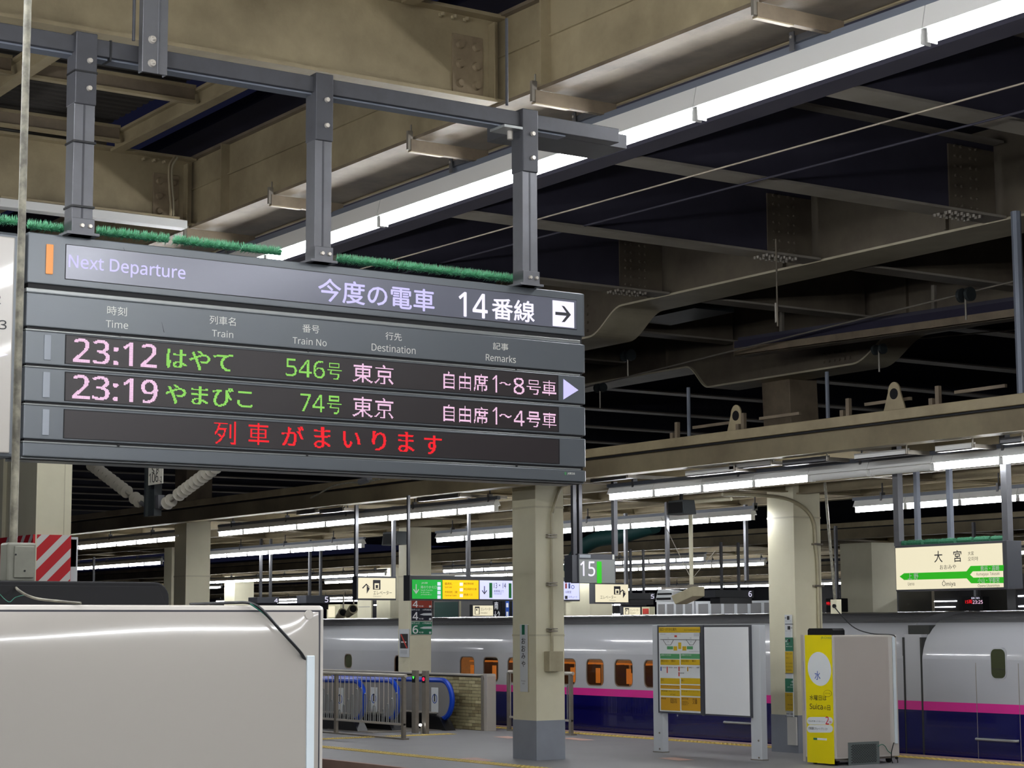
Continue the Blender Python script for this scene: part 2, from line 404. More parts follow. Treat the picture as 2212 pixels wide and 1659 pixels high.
# cantilever brackets and the bright strip of tube lights
def lamp_meshes(L, hgt=.13, wid=.11, tubeh=.11, flare=1.45):
    "housing, diffuser and end caps of one tube fixture: length along x from 0 to L, bottom of the diffuser at z=0"
    w = wid/2; hs = MB().prism([(-w*.5, tubeh+hgt), (w*.5, tubeh+hgt), (w*flare, tubeh), (-w*flare, tubeh)], 0, .004, L-.004)
    df = MB(); n = 8; pts = [(-w*.9*math.cos(math.pi*i/n), tubeh-tubeh*math.sin(math.pi*i/n)) for i in range(n+1)]
    df.prism(pts, 0, .036, L-.036)
    return hs, df
LM = {}
def fixture(x, y, z, L, label, group, parent_rail=None, hgt=.13, wid=.11, tubeh=.11, m='tube', name='tube_light', lit=True, flare=1.45):
    key = (round(L, 3), hgt, wid, tubeh, m, lit, flare); t = thing(name, label, 'ceiling light', (x, y, z), 0, group)
    if key not in LM:
        hs, df = lamp_meshes(L, hgt, wid, tubeh, flare)
        a = hs.build('housing', 'lamp_white', t); b = df.build('diffuser', m if lit else 'lamp_white', t, smooth=True)
        w = wid/2
        c = B('end_cap', 'lamp_white', t, .024, .036, -w*.84, w*.84, -.004, tubeh); c2_ = B('end_cap', 'lamp_white', t, L-.036, L-.024, -w*.84, w*.84, -.004, tubeh); LM[key] = (a, b, c, c2_)
    else:
        for s_ in LM[key]:
            c = s_.copy(); C.objects.link(c); c.parent = t
    return t
def strip(y, z, x0, n, L, where, m='tube', skip=(), rail=True, hangers=None, hgt=.10, wid=.1, tubeh=.085, htop=.25, flare=1.45):
    for i in range(n):
        lit = i not in skip
        fixture(x0+i*L, y, z, L, ('tube light, %s from left %s' if lit else 'unlit tube housing, %s from left %s') % (ORD[i] if i < len(ORD) else 'farthest', where), 'tube lights ' + where, hgt=hgt, wid=wid, tubeh=tubeh, m=m, lit=lit, flare=flare)
    if rail:
        t = thing('light_rail', 'grey rail of the tubes ' + where, 'rail', (x0, y, z+hgt+tubeh))
        B('channel', 'lamp_rail', t, -.05, n*L+.05, -.03, .03, 0, .055, bevel=.004)
        k = 0; xs = hangers if hangers is not None else [x0+.6+j*2.4 for j in range(int(n*L/2.4)+1)]
        for xx in xs:
            d = xx-x0
            B('hanger_clip', 'galv', t, d-.02, d+.02, -.04, .04, -.03, .1); B('hanger_rod', 'galv_dark', t, d-.008, d+.008, -.008, .008, .1, htop)
NX = [-12.76, -14.7, -17.4, -19.4, -10.05, -7.3, -22.4, -25]
strip(9.6, 6.0, -9.13-2.433*7, 14, 2.433, 'under the edge of our canopy', hgt=.165, tubeh=.1, wid=.105, flare=1.2, hangers=[])
for k, x in enumerate(NX):
    t = thing('lamp_bracket', 'brown angle bracket clamped to the cream edge beam, %s' % (['second from the right hanger post', 'left of the right hanger post', 'between the first two hanger posts', 'above the left end of the board', 'at the top right of the picture', 'just outside the top right corner', 'hidden far along the beam', 'last along the beam'][k]), 'bracket', (x, YN-.12, ZN-.08), 0, 'angle brackets under the canopy edge')
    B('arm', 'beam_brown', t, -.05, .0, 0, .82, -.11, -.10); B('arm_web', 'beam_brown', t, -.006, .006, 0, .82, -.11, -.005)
    B('painted_lit_edge', 'beam_cream', t, -.05, .0, .0, .34, -.118, -.11)  # paler strip paints lamp light onto the inner part of the arm
    B('clamp', 'steel_dark', t, -.03, .0, -.03, .02, -.1, .07); MB().cyl((-.015, .01, .07), (-.015, .01, .13), .008, 6).build('clamp_bolt', 'steel_dark', t)
    B('clip_plate', 'galv', t, -.38, -.33, .64, .65, -.16, -.02); B('clip_head', 'galv', t, -.38, .0, .66, .70, -.1, -.05); MB().cyl((-.355, .64, -.06), (-.355, .63, -.06), .012, 8).build('clip_bolt', 'steel', t)
# unseen tube rows of our own platform; the last two added for fill light
strip(3.2, 5.9, -9.6, 10, 2.433, 'over our own platform behind the camera', m='tube', rail=True, wid=.2, tubeh=.16, hgt=.04, flare=.4)
strip(6.9, 5.6, -5.7, 9, 2.433, 'added as unseen fill over our platform edge', m='tube', rail=True, wid=.2, tubeh=.16, hgt=.04, flare=.4)
strip(.5, 4.5, -19, 15, 2.433, 'added as unseen fill low over our platform', m='tube', rail=True, wid=.2, tubeh=.16, hgt=.04, flare=.4)
# ================================================================== STRUCTURE: upper deck over the tracks
ZD = 6.93
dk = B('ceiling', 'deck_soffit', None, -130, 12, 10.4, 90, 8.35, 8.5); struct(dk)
XD = [-9.6-3.22*k for k in range(22)]
for k, x in enumerate(XD):
    for j, (y0, y1) in enumerate(((12.3, 17.9), (18.8, 22.0), (22.85, 44))):
        if x < -42 and j < 2: continue
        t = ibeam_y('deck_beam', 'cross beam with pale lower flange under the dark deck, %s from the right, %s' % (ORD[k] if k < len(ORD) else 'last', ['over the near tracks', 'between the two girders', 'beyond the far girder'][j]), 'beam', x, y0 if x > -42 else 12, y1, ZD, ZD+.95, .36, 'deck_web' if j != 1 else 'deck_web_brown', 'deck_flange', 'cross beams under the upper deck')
        if j == 0 and x > -32:
            hy = (y1-y0)/2
            pl = B('end_plate', 'deck_web_brown', t, .012, .035, hy-.8, hy-.02, .03, .84)
            mb = MB()
            for a in range(7):
                for b in range(4): mb.cyl((.035, hy-.7+b*.1+(.06 if b > 1 else 0), .1+a*.12), (.06, hy-.7+b*.1+(.06 if b > 1 else 0), .1+a*.12), .022, 6, .016)
            mb.build('bolt_heads', 'deck_web_brown', pl)['kind'] = 'stuff'
            mb = MB()
            for a in range(6):
                for b in (-.12, -.06, .06, .12): mb.cyl((b, hy-.9+a*.1, 0), (b, hy-.9+a*.1, -.035), .024, 6, .018)
            mb.build('flange_bolts', 'deck_flange', pl)['kind'] = 'stuff'
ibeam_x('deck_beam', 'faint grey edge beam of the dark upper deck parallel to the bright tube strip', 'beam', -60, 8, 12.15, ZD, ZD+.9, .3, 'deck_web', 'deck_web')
def haunch_girder(label, yc, zb, wid, h, xc, x_r0, x_l0, cw, ch, cwl):
    "box girder along x with curved haunches down to a column head at xc"
    t = thing('deck_girder', label, 'girder', (xc, yc, zb)); w = wid/2
    def prof(sgn, a, b, drop):
        pts = []
        for i in range(13):
            f = i/12; s_ = .5-.5*math.cos(math.pi*f); pts.append((sgn*(a+(b-a)*f), -drop*(1-s_)))
        return pts
    low = [(-15.5, 0)]+prof(-1, cwl, x_l0, ch)[::-1]+prof(1, cw, x_r0, ch)+[(34, 0)]
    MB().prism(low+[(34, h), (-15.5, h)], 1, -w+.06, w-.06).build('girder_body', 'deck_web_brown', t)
    mb = MB()
    for i in range(len(low)-1):
        (x0, z0), (x1, z1) = low[i], low[i+1]
        mb.v += [(x0, -w, z0-.03), (x0, w, z0-.03), (x1, w, z1-.03), (x1, -w, z1-.03), (x0, -w, z0), (x0, w, z0), (x1, w, z1), (x1, -w, z1)]
        n = len(mb.v)-8; mb.f += [tuple(n+q for q in f) for f in ((0, 1, 2, 3), (4, 7, 6, 5), (0, 3, 7, 4), (1, 5, 6, 2))]
    mb.build('bottom_flange', 'girder_flange', t)
    for i, dx in enumerate(range(-15, 30, 3)):
        B('web_stiffener', 'deck_web_brown', t, dx+.4, dx+.43, -w, -w+.06, .02, h)
    mb = MB()
    for a in range(4):
        for b in range(6): mb.cyl((cw-.1-b*.12, -w+.06, .1-ch+.13*a), (cw-.1-b*.12, -w+.03, .1-ch+.13*a), .025, 6)
    mb.build('bolt_heads', 'deck_web_brown', t)['kind'] = 'stuff'
    return t
haunch_girder('big box girder with pale underside rising to the right, haunched beside the departure board', 18.33, 6.95, .8, 1.15, -26.3, 2.8, 2.8, 1.95, .38, 1.95)
haunch_girder('second box girder with curved haunches on the tall brown column', 22.45, 6.7, .7, 1.1, -25.1, 3.2, 2.0, 2.2, .42, 1.4)
# ================================================================== columns
def column(x0, x1, y0, y1, ztop, label, zbase=.62, bare=0, mlo='cream', mhi=None, seams=()):
    t = thing('column', label, 'column', ((x0+x1)/2, (y0+y1)/2, 0), 0); hx, hy = (x1-x0)/2, (y1-y0)/2
    B('base_wrap', 'col_base', t, -hx-.004, hx+.004, -hy-.004, hy+.004, 0, zbase)
    zt = ztop if not mhi else 4.6
    B('shaft', mlo, t, -hx, hx, -hy, hy, zbase, zt)
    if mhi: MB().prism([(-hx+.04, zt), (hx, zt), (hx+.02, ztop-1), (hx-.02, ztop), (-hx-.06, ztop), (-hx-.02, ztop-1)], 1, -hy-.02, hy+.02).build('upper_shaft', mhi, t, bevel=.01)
    for z in seams: B('joint_band', 'cream_shade', t, -hx-.008, hx+.008, -hy-.008, hy+.008, z, z+.03)
    return t
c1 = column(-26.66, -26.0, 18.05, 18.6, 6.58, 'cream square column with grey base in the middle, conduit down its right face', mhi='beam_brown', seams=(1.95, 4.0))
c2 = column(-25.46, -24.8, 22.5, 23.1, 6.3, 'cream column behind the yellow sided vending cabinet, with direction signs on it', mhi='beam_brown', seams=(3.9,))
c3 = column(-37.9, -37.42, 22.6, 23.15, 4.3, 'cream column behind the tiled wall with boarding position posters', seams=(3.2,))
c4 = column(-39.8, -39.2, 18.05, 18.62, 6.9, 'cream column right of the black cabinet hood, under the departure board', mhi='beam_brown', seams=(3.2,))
c5 = column(-50.5, -50.0, 22.6, 23.2, 4.3, 'pale narrow column half hidden behind the cream column left of the tube lights')
column(-52.8, -52.2, 18.05, 18.6, 4.6, 'far cream column hidden behind the striped column')
for k, (x, y, w) in enumerate(((-38.9, 37.5, 1.2), (-51.5, 37.5, 1.0), (-34.3, 41.5, 1.1), (-64, 37.5, 1.0), (-77, 37.5, 1.0), (-26, 37.5, 1.1), (-58, 41.5, 1), (-70, 41.5, 1), (-46, 41.5, .9), (-90, 41.5, 1))):
    column(x-w/2, x+w/2, y, y+.9, 4.3, 'cream column of the platform beyond the white train, %s' % ['large one left of the green lined station sign', 'one behind the info board', 'one below the green lined station sign', 'one over the left train car', 'one at the left by the number four display', 'one far right', 'one behind the elevator sign', 'one left of the poster column', 'one behind the middle column', 'farthest left one'][k], zbase=.5)
# conduit and box on the middle column
t = thing('electrical_conduit', 'cream conduit pipe curving down the right face of the middle column into a grey box', 'conduit', (-25.95, 18.3, 1.4))
xx, yy = -.0, P(1192, 1300, 0, -25.95).y-18.3
pts = [(0, .33, 2.98), (0, .22, 2.93), (0, yy+.12, 2.8), (0, yy+.03, 2.55), (0, yy, 2.3), (0, yy, .3)]
def smooth_path(pts, n=6):
    pts = [Vector(p) for p in pts]; out = []
    for i in range(len(pts)-1):
        p0, p1, p2, p3 = pts[max(i-1, 0)], pts[i], pts[i+1], pts[min(i+2, len(pts)-1)]
        for k in range(n):
            s_ = k/n; out.append(.5*((2*p1)+(p2-p0)*s_+(2*p0-5*p1+4*p2-p3)*s_*s_+(3*p1-p0-3*p2+p3)*s_**3))
    out.append(pts[-1]); return out
MB().tube(smooth_path(pts), .024, 10).build('pipe', 'conduit', t, smooth=True)
for z in (.62, 1.35, 2.12):
    MB().box(-.03, .035, yy-.09, yy+.09, z, z+.02).box(-.03, .035, yy-.09, yy+.09, z+.04, z+.055).build('pipe_clamp', 'steel_dark', t)
z1 = P(1192, 1407, 0, -25.95).z-1.4; z0 = P(1192, 1450, 0, -25.95).z-1.4
B('junction_box', 'conduit', t, -.04, .11, yy-.13, yy+.14, z0, z1, bevel=.006)
# second conduit on column 2
t = thing('electrical_conduit', 'cream conduit pipe arching over onto the column behind the yellow sided cabinet', 'conduit', (-24.76, 22.8, 0))
yy = P(1768, 1300, 0, -24.76).y-22.8
pt = [(P(u, v, 0, -24.76)-Vector((-24.76, 22.8, 0))) for u, v in ((1560, 1068), (1640, 1070), (1700, 1078), (1740, 1100), (1758, 1130), (1762, 1180))]
MB().tube(smooth_path(pt+[Vector((0, yy, 3.0)), Vector((0, yy, 1.3))]), .03, 10).build('pipe', 'conduit', t, smooth=True)
for z in (2.75, 3.45): B('pipe_clamp', 'steel_dark', t, -.035, .04, yy-.1, yy+.1, z, z+.03)
# striped column of our platform
t = thing('column', 'wide cream column at left with red and white diagonal hazard stripes, behind the grey pole', 'column', (-24.1, 9.0, 0))
y1 = P(153, 1150, 0, -24.1).y-9.0; y0 = P(76, 1150, 0, -24.1).y-9.0; dx = P(17, 1150, 1, 9.0+y0).x+24.1
B('shaft', 'cream', t, dx, 0, y0, y1, 0, 6.4)
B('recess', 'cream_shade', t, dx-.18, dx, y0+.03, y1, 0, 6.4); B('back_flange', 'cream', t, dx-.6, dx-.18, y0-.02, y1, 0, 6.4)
B('cover_strip', 'cream', t, 0, .012, y0, y0+.02, 0, 6.3); B('seam', 'cream_shade', t, -.001, .004, y1-.1, y1-.09, 0, 6.3)
zs = P(100, 1155, 0, -24.1).z; band = B('red_band', 'red_paint', t, dx-.6, .008, y0-.008-.02, y1+.004, zs-.75, zs)
st = MB()
W_ = y1-y0; pw = .28
def clip_par(a0, wz, lo, hi, zlo, zhi, f):
    "diagonal stripe rising to the right, clipped to the band rectangle"
    pts = [(lo, a0), (hi, a0+(hi-lo)), (hi, a0+(hi-lo)+wz), (lo, a0+wz)]
    out = pts
    for side in (1, -1):
        lim = zhi if side == 1 else zlo; q = []
        for i in range(len(out)):
            p, n_ = out[i], out[(i+1) % len(out)]
            ip, in_ = (p[1]-lim)*side <= 0, (n_[1]-lim)*side <= 0
            if ip: q.append(p)
            if ip != in_:
                s_ = (lim-p[1])/(n_[1]-p[1]); q.append((p[0]+(n_[0]-p[0])*s_, lim))
        out = q
        if not out: return
    st.poly([f(*p) for p in out])
for k in range(-4, 5):
    clip_par(zs-.75+k*pw, .11, y0, y1, zs-.75, zs, lambda a, b: (.0105, a, b))
    clip_par(zs-.75+k*pw, .11, dx, 0, zs-.75, zs, lambda a, b: (a, y0-.031, b))
st.build('white_stripes', 'white_paint', t)
B('side_poster', 'paper_red', t, -.1, -.05, y1+.01, y1+.1, zs-.4, zs-.05); B('side_notice', 'paper_white', t, -.12, -.05, y1+.008, y1+.12, zs-.75, zs-.02)
# ================================================================== canopy of the island platform (seen under the fascia)
ZC = 4.32
def canopy(y0, y1, z, xs, where, k0=-110, dens=3.25, mat_='beam_far'):
    f = thing('fascia_beam', 'long brown fascia beam of the canopy ' + where, 'beam', (0, y0, z))
    B('web', mat_, f, k0, 8, 0, .05, 0, .36); B('gutter_edge', 'beam_cream', f, k0, 8, -.1, .03, .27, .4, bevel=.01); B('bottom_flange', mat_, f, k0, 8, -.05, .2, -.02, 0); B('painted_shadow', 'gap_black', f, k0, 8, -.055, 0, .245, .27)  # the black strip paints the shade below the gutter edge
    f2_ = thing('fascia_beam', 'back fascia beam of the canopy ' + where, 'beam', (0, y1, z)); B('web', mat_, f2_, k0, 8, -.05, 0, 0, .36); B('bottom_flange', mat_, f2_, k0, 8, -.2, .05, -.02, 0)
    n = 0
    for x in xs:
        ibeam_y('canopy_beam', 'brown cross beam under the canopy %s, %s from the right' % (where, ORD[n] if n < 24 else 'far'), 'beam', x, y0+.06, y1-.06, z+.02, z+.32, .16, mat_, mat_, 'cross beams under the canopy ' + where, tf=.02); n += 1
    for j, yy in enumerate([y0+(y1-y0)*q for q in (.28, .52, .76)]):
        ibeam_x('canopy_purlin', 'brown canopy purlin along the tracks %s, %s row' % (where, ORD[j]), 'purlin', k0, 8, yy, z-.02, z+.24, .14, mat_, mat_, None, tf=.02)
    c = B('ceiling', 'beam_brown', None, k0, 8, y0+.05, y1-.05, z+.34, z+.37); struct(c)
canopy(17.4, 24.3, ZC, [-12-3.25*k for k in range(18)], 'over the island platform')
canopy(36.0, 46, 4.35, [-16-4.6*k for k in range(20)], 'over the platform beyond the train', -140)
canopy(56.0, 66, 4.3, [-30-6*k for k in range(14)], 'over the farthest platform', -160)
# pale unlit brackets between fascia and lamps
cl = [(1275, 1358, 1037), (1480, 1590, 1022), (1575, 1670, 1008), (1690, 1790, 1000), (1845, 1962, 985), (2020, 2105, 972), (2160, 2212, 958), (690, 745, 1108), (900, 995, 1078), (640, 685, 1112)]
for k, (u0, u1, v) in enumerate(cl):
    a = P(u0, v, 1, 17.6); b = P(u1, v-7, 1, 17.6)
    t = thing('cable_tray', 'short pale steel tray hung under the island canopy edge, %s of the row' % ORD[k], 'tray', (a.x, 17.6, b.z-.02), 0, 'pale trays under the island canopy edge')
    B('tray_side', 'lamp_white' if k in (1, 2, 4, 5) else 'galv', t, 0, b.x-a.x, 0, .02, 0, .075); B('tray_floor', 'galv', t, 0, b.x-a.x, 0, .12, 0, .01)
    B('cross_arm', 'steel_dark', t, b.x-a.x, b.x-a.x+.05, -.05, .9, 0, .05); MB().cyl((b.x-a.x+.02, -.05, .0), (b.x-a.x+.02, -.05, .2), .012, 6).build('clamp_bolt', 'steel_dark', t)
# tube strips of the island platform and beyond
xL, xR = P(472, 1158, 2, 4).x, P(1068, 1103, 2, 4).x; strip(18.0, 4.0, xL, 9, (xR-xL)/9, 'over the island edge left of the middle column', m='tube_far')
xL = P(1268, 1078, 2, 4).x; xR = P(1750, 1040, 2, 4).x; Lm = (xR-xL)/4
strip(17.95, 4.0, xL, 14, Lm, 'over the island edge right of the middle column', m='tube_far', skip=(4, 5))
strip(18.1, 4.0, -46.5, 6, 1.15, 'beside the striped column', m='tube_far')
strip(22.2, 3.89, -47.98, 8, 1.15, 'over the rear island edge at left', m='tube_far')
strip(22.2, 3.89, -35.63, 9, 1.13, 'over the rear island edge behind the middle column', m='tube_far')
strip(22.2, 3.89, -23.0, 9, 1.13, 'over the rear island edge above the station name sign', m='tube_far')
strip(24.45, 4.0, -62, 6, 1.2, 'beside the striped column, lower and farther', m='tube_far')
for nm, y, x0, n in (('beyond the train, upper row at left', 36.9, -81, 14), ('beyond the train, lower row at left', 41.6, -98, 9), ('beyond the train, upper row in the middle', 36.9, -58.8, 11), ('beyond the train, lower row in the middle', 41.6, -57.6, 8), ('beyond the train, lower row at right', 41.6, -43.5, 3), ('beyond the train, short row left of the station name sign', 41.6, -38.9, 3), ('beyond the train, row at the right border', 41.6, -30.6, 4), ('beyond the train, lower row behind the elevator signs', 41.6, -76, 12)):
    strip(y, 4.0, x0, n, 1.3, nm, m='tube_far')
for nm, y, x0, n in (('on the farthest platform, near row', 57.5, -120, 22), ('on the farthest platform, far row', 64, -130, 22), ('on the farthest platform, near row continued', 57.5, -84, 20)):
    strip(y, 3.8, x0, n, 1.6, nm, m='tube_far')
# ================================================================== departure board and its suspension
XBD = -11.0
bd = Fr('departure_board', 'large grey hanging departure board with three rows of LED text and a lit header', 'departure board', (XBD, 4.0, 3.0), B_)
def bx(u, v, y=0): return bd.px(u, v, y)
yl = bx(59, 600)[0]; yr = bx(1266, 690)[0]
def zz(v, u=58): return bx(u, v)[1]
panels = [('header_panel', 499.7, 609.5), ('title_panel', 630.5, 703.5), ('row_panel', 712.7, 784.5), ('row_panel', 792, 865.6), ('row_panel', 873.7, 947), ('lower_panel', 955.5, 985)]
pn = []
for nm, a, b in panels:
    z1, z0 = zz(a), zz(b); m = MB(); r = .03
    prof = [(yl, 0), (yr-r, 0)]+[(yr-r+r*math.sin(t), r-r*math.cos(t)) for t in (math.pi/8, math.pi/4, 3*math.pi/8, math.pi/2)]+[(yr, .3), (yl, .3)]
    m.prism([(x, y) for x, y in prof], 2, z0, z1); pn.append(m.build(nm, 'board_metal', bd.o, bevel=.006))
ztop, zbot = zz(499.7), zz(985)
B('inner_frame', 'gap_black', bd.o, yl+.01, yr-.03, .012, .29, zbot+.005, ztop-.01)
for k in range(len(panels)-1):
    z1 = zz(panels[k][2]); z0 = zz(panels[k+1][1])
    if k == 0:
        B('trim_rail', 'board_trim', bd.o, yl, yr-.045, .008, .05, z0+.001, z0+(z1-z0)*.5, bevel=.003); B('trim_rail', 'board_metal', bd.o, yl, yr-.05, .004, .04, z0+.001, z0+.008, bevel=.002)
    else: B('trim_rail', 'board_trim', bd.o, yl, yr-.05, .006, .04, z0+.001, z0+(z1-z0)*.45, bevel=.002)
B('bottom_cover', 'board_trim', bd.o, yl+.002, yr-.01, .03, .30, zbot-.012, zbot, bevel=.004)
MB().box(yl+.01, yr-.02, .07, .075, zbot-.016, zbot-.012).build('bottom_seam', 'gap_black', bd.o)
a = bx(143, 528.6); b = bx(1245, 711.6); hp = pn[0]
B('lit_header', 'board_panel', hp, a[0], b[0], -.004, 0, b[1], a[1])
q = .004
MB().box(a[0]-q, b[0]+q, -.002, .0, b[1]-q, a[1]+q).build('header_rim', 'gap_black', hp)
L_ = [('Next Departure', 149, 550, 400, 611, .012), ('今度の電車', 688, 600, 938, 674, .018), ('14', 991.4, 630, 1053, 688, .02), ('番線', 1063, 642.5, 1154.5, 697, .022)]
for s_, u0, v0, u1, v1, bo in L_: bd.txt(s_, 'lilac_glow' if s_ != '番線' and s_ != '14' else 'white_glow', u0, v0, u1, v1, y=-.0055, parent=hp, bold=bo*1.7, name='header_lettering')
bd.rect('arrow_plate', 'white_glow', 1194, 648.4, 1240.5, 708.5, -.004, -.007, parent=hp)
def poly_px(fr, name, m, pts, y, parent=None, th=.002):
    q = [fr.px(u, v, y) for u, v in pts]; n = len(q)
    mb = MB(); mb.v = [(p[0], y, p[1]) for p in q]+[(p[0], y+th, p[1]) for p in q]
    mb.f = [tuple(range(n)), tuple(reversed(range(n, 2*n)))]+[(i, (i+1) % n, n+(i+1) % n, n+i) for i in range(n)]
    return mb.build(name, m, parent or fr.o)
poly_px(bd, 'right_arrow', 'dark_text', [(1200, 673.3), (1224, 675.5), (1213.5, 660.3), (1219, 661.5), (1233.4, 680), (1220, 695.7), (1213.5, 695.7), (1224, 682.3), (1200, 680)], -.009, parent=hp)
bd.rect('orange_lamp', 'orange_lamp', 101.3, 526.5, 115, 592.3, 0, -.012, parent=hp, bevel=.005)
poly_px(bd, 'scratch', 'gap_black', [(267, 534), (269.6, 542), (269, 542)], -.001, parent=hp)
tp = pn[1]
for s_, u0, v0, u1, v1 in (('時刻', 231.7, 660, 274, 683.4), ('Time', 228.8, 690.9, 276.6, 711), ('列車名', 453, 681, 509, 704.6), ('Train', 458, 711.7, 503.7, 730.6), ('番号', 653.2, 699.9, 690, 720.8), ('Train No', 632.3, 727.5, 705.5, 748.4), ('行先', 832.7, 716.8, 867.8, 736.8), ('Destination', 802.9, 741.4, 897.6, 765.3), ('記事', 1064.8, 739.2, 1098, 757.7), ('Remarks', 1049.5, 763.8, 1114.3, 784.4)):
    bd.txt(s_, 'label_white', u0, v0, u1, v1, y=-.002, parent=tp, name='column_title', bold=.008 if s_ in ('記事', 'Remarks') else 0)
poly_px(bd, 'scratch', 'gap_black', [(349.5, 696), (355, 718), (354, 718)], -.001, parent=tp)
scr = [(141, 722.4, 1206, 865), (140, 802.8, 1207, 933.5), (137.5, 883.5, 1208.5, 1002.7)]
sl = [(96.6, 722.4, 109.7, 777.7), (93.7, 802.8, 107.4, 859), (92.7, 883.5, 105.8, 940.5)]
LED = .0062
rows = [[('23:12', 'led_pink', 158.5, 730, 337.4, 795.6, .0), ('はやて', 'led_green', 359.6, 751.7, 501, 804.8, 0), ('546', 'led_green', 617.5, 773, 701.5, 818.2, 0), ('号', 'led_green', 706.7, 782.8, 737.4, 821.3, 0), ('東京', 'led_pink', 762.3, 782.8, 850, 832, .006), ('自由席', 'led_pink', 958, 802, 1054.4, 846, 0), ('1', 'led_pink', 1063.7, 810.5, 1074, 848, 0), ('〜', 'led_pink', 1078.6, 824.3, 1103.2, 833, 0), ('8', 'led_pink', 1109, 815, 1132.7, 852.3, 0), ('号車', 'led_pink', 1138, 818.2, 1202, 856.6, 0)],
        [('23:19', 'led_pink', 156.8, 808.7, 338.4, 872, 0), ('やまびこ', 'led_green', 357.3, 828.2, 544, 882.8, 0), ('74', 'led_green', 648.3, 849, 700.5, 892, 0), ('号', 'led_green', 706.7, 854.2, 737.4, 895, 0), ('東京', 'led_pink', 762.3, 855, 850, 905.8, .006), ('自由席', 'led_pink', 958, 872.6, 1054.4, 915.7, 0), ('1', 'led_pink', 1063.7, 879.7, 1074, 918, 0), ('〜', 'led_pink', 1078.6, 893, 1105, 902.8, 0), ('4', 'led_pink', 1109.5, 885.8, 1132.8, 921, 0), ('号車', 'led_pink', 1138, 887.4, 1202, 925.8, 0)],
        [('列', 'led_red', 462.7, 908.9, 510, 961.6, .008), ('車', 'led_red', 536.3, 912.8, 581.5, 963.2, .008), ('が', 'led_red', 609, 919.3, 654.7, 964.9, .008), ('ま', 'led_red', 678.4, 922, 712.8, 968.8, .008), ('い', 'led_red', 740.8, 930.4, 776.8, 968.8, .008), ('り', 'led_red', 803.8, 930.4, 832.7, 975, .008), ('ま', 'led_red', 860.4, 932, 893, 978, .008), ('す', 'led_red', 915.7, 939, 952, 982.7, .008)]]
for k in range(3):
    p = pn[2+k]; a = bx(*scr[k][:2]); b = bx(*scr[k][2:])
    MB().box(a[0], b[0], -.003, 0, b[1], a[1]).build('screen_rim', 'gap_black', p)
    B('led_screen', 'led_screen', p, a[0]+.005, b[0]-.01, -.0045, -.002, b[1]+.003, a[1]-.006)
    bd.rect('row_lamp', 'grey_lamp', *sl[k], 0, -.006, parent=p, bevel=.002)
    for s_, m_, u0, v0, u1, v1, bo in rows[k]: bd.txt(s_, m_, u0, v0, u1, v1, y=-.007, parent=p, name='led_lettering', bold=bo, led=LED)
poly_px(bd, 'white_triangle', 'lilac_glow', [(1217.3, 818.8), (1217.3, 862.8), (1249.6, 842.8)], -.004, parent=pn[2])
bd.txt('JR東日本', 'label_white', 1226, 1020, 1242, 1026.5, y=-.003, parent=pn[5], name='maker_mark', bold=.05); bd.rect('maker_emblem', 'paper_green', 1220, 1019.5, 1223.5, 1026, 0, -.003, parent=pn[5])
for u, v in ((260, 724), (256, 962), (666, 758.5), (1115, 797), (663.5, 983), (1116, 1006.5)): 
    a = bx(u, v); MB().cyl((a[0], .001, a[1]), (a[0], -.003, a[1]), .008, 8).build('small_screw', 'gap_black', bd.o)
# neighbouring sign on the left
nb = Fr('platform_sign', 'pale hanging sign cut off by the left border with digits 2 and 3', 'sign', (XBD, 3.0, 3.0), B_)
a = nb.px(0, 502); b = nb.px(33, 984)
B('sign_casing', 'board_metal', nb.o, -.6, b[0], .012, .34, b[1]-.01, a[1]+.012, bevel=.02)
B('sign_face', 'cab_white', nb.o, -.6, b[0]-.035, -.003, .012, b[1]+.012, a[1]-.02, bevel=.01)
for s_, u0, v0, u1, v1 in (('2', -13, 636, 1.5, 657), ('3', -1, 691, 14, 712)): nb.txt(s_, 'dark_text', u0, v0, u1, v1, y=-.006)
poly_px(nb, 'white_arrow', 'white_glow', [(-14, 757), (18, 766), (-8, 773), (-14, 772)], -.006)
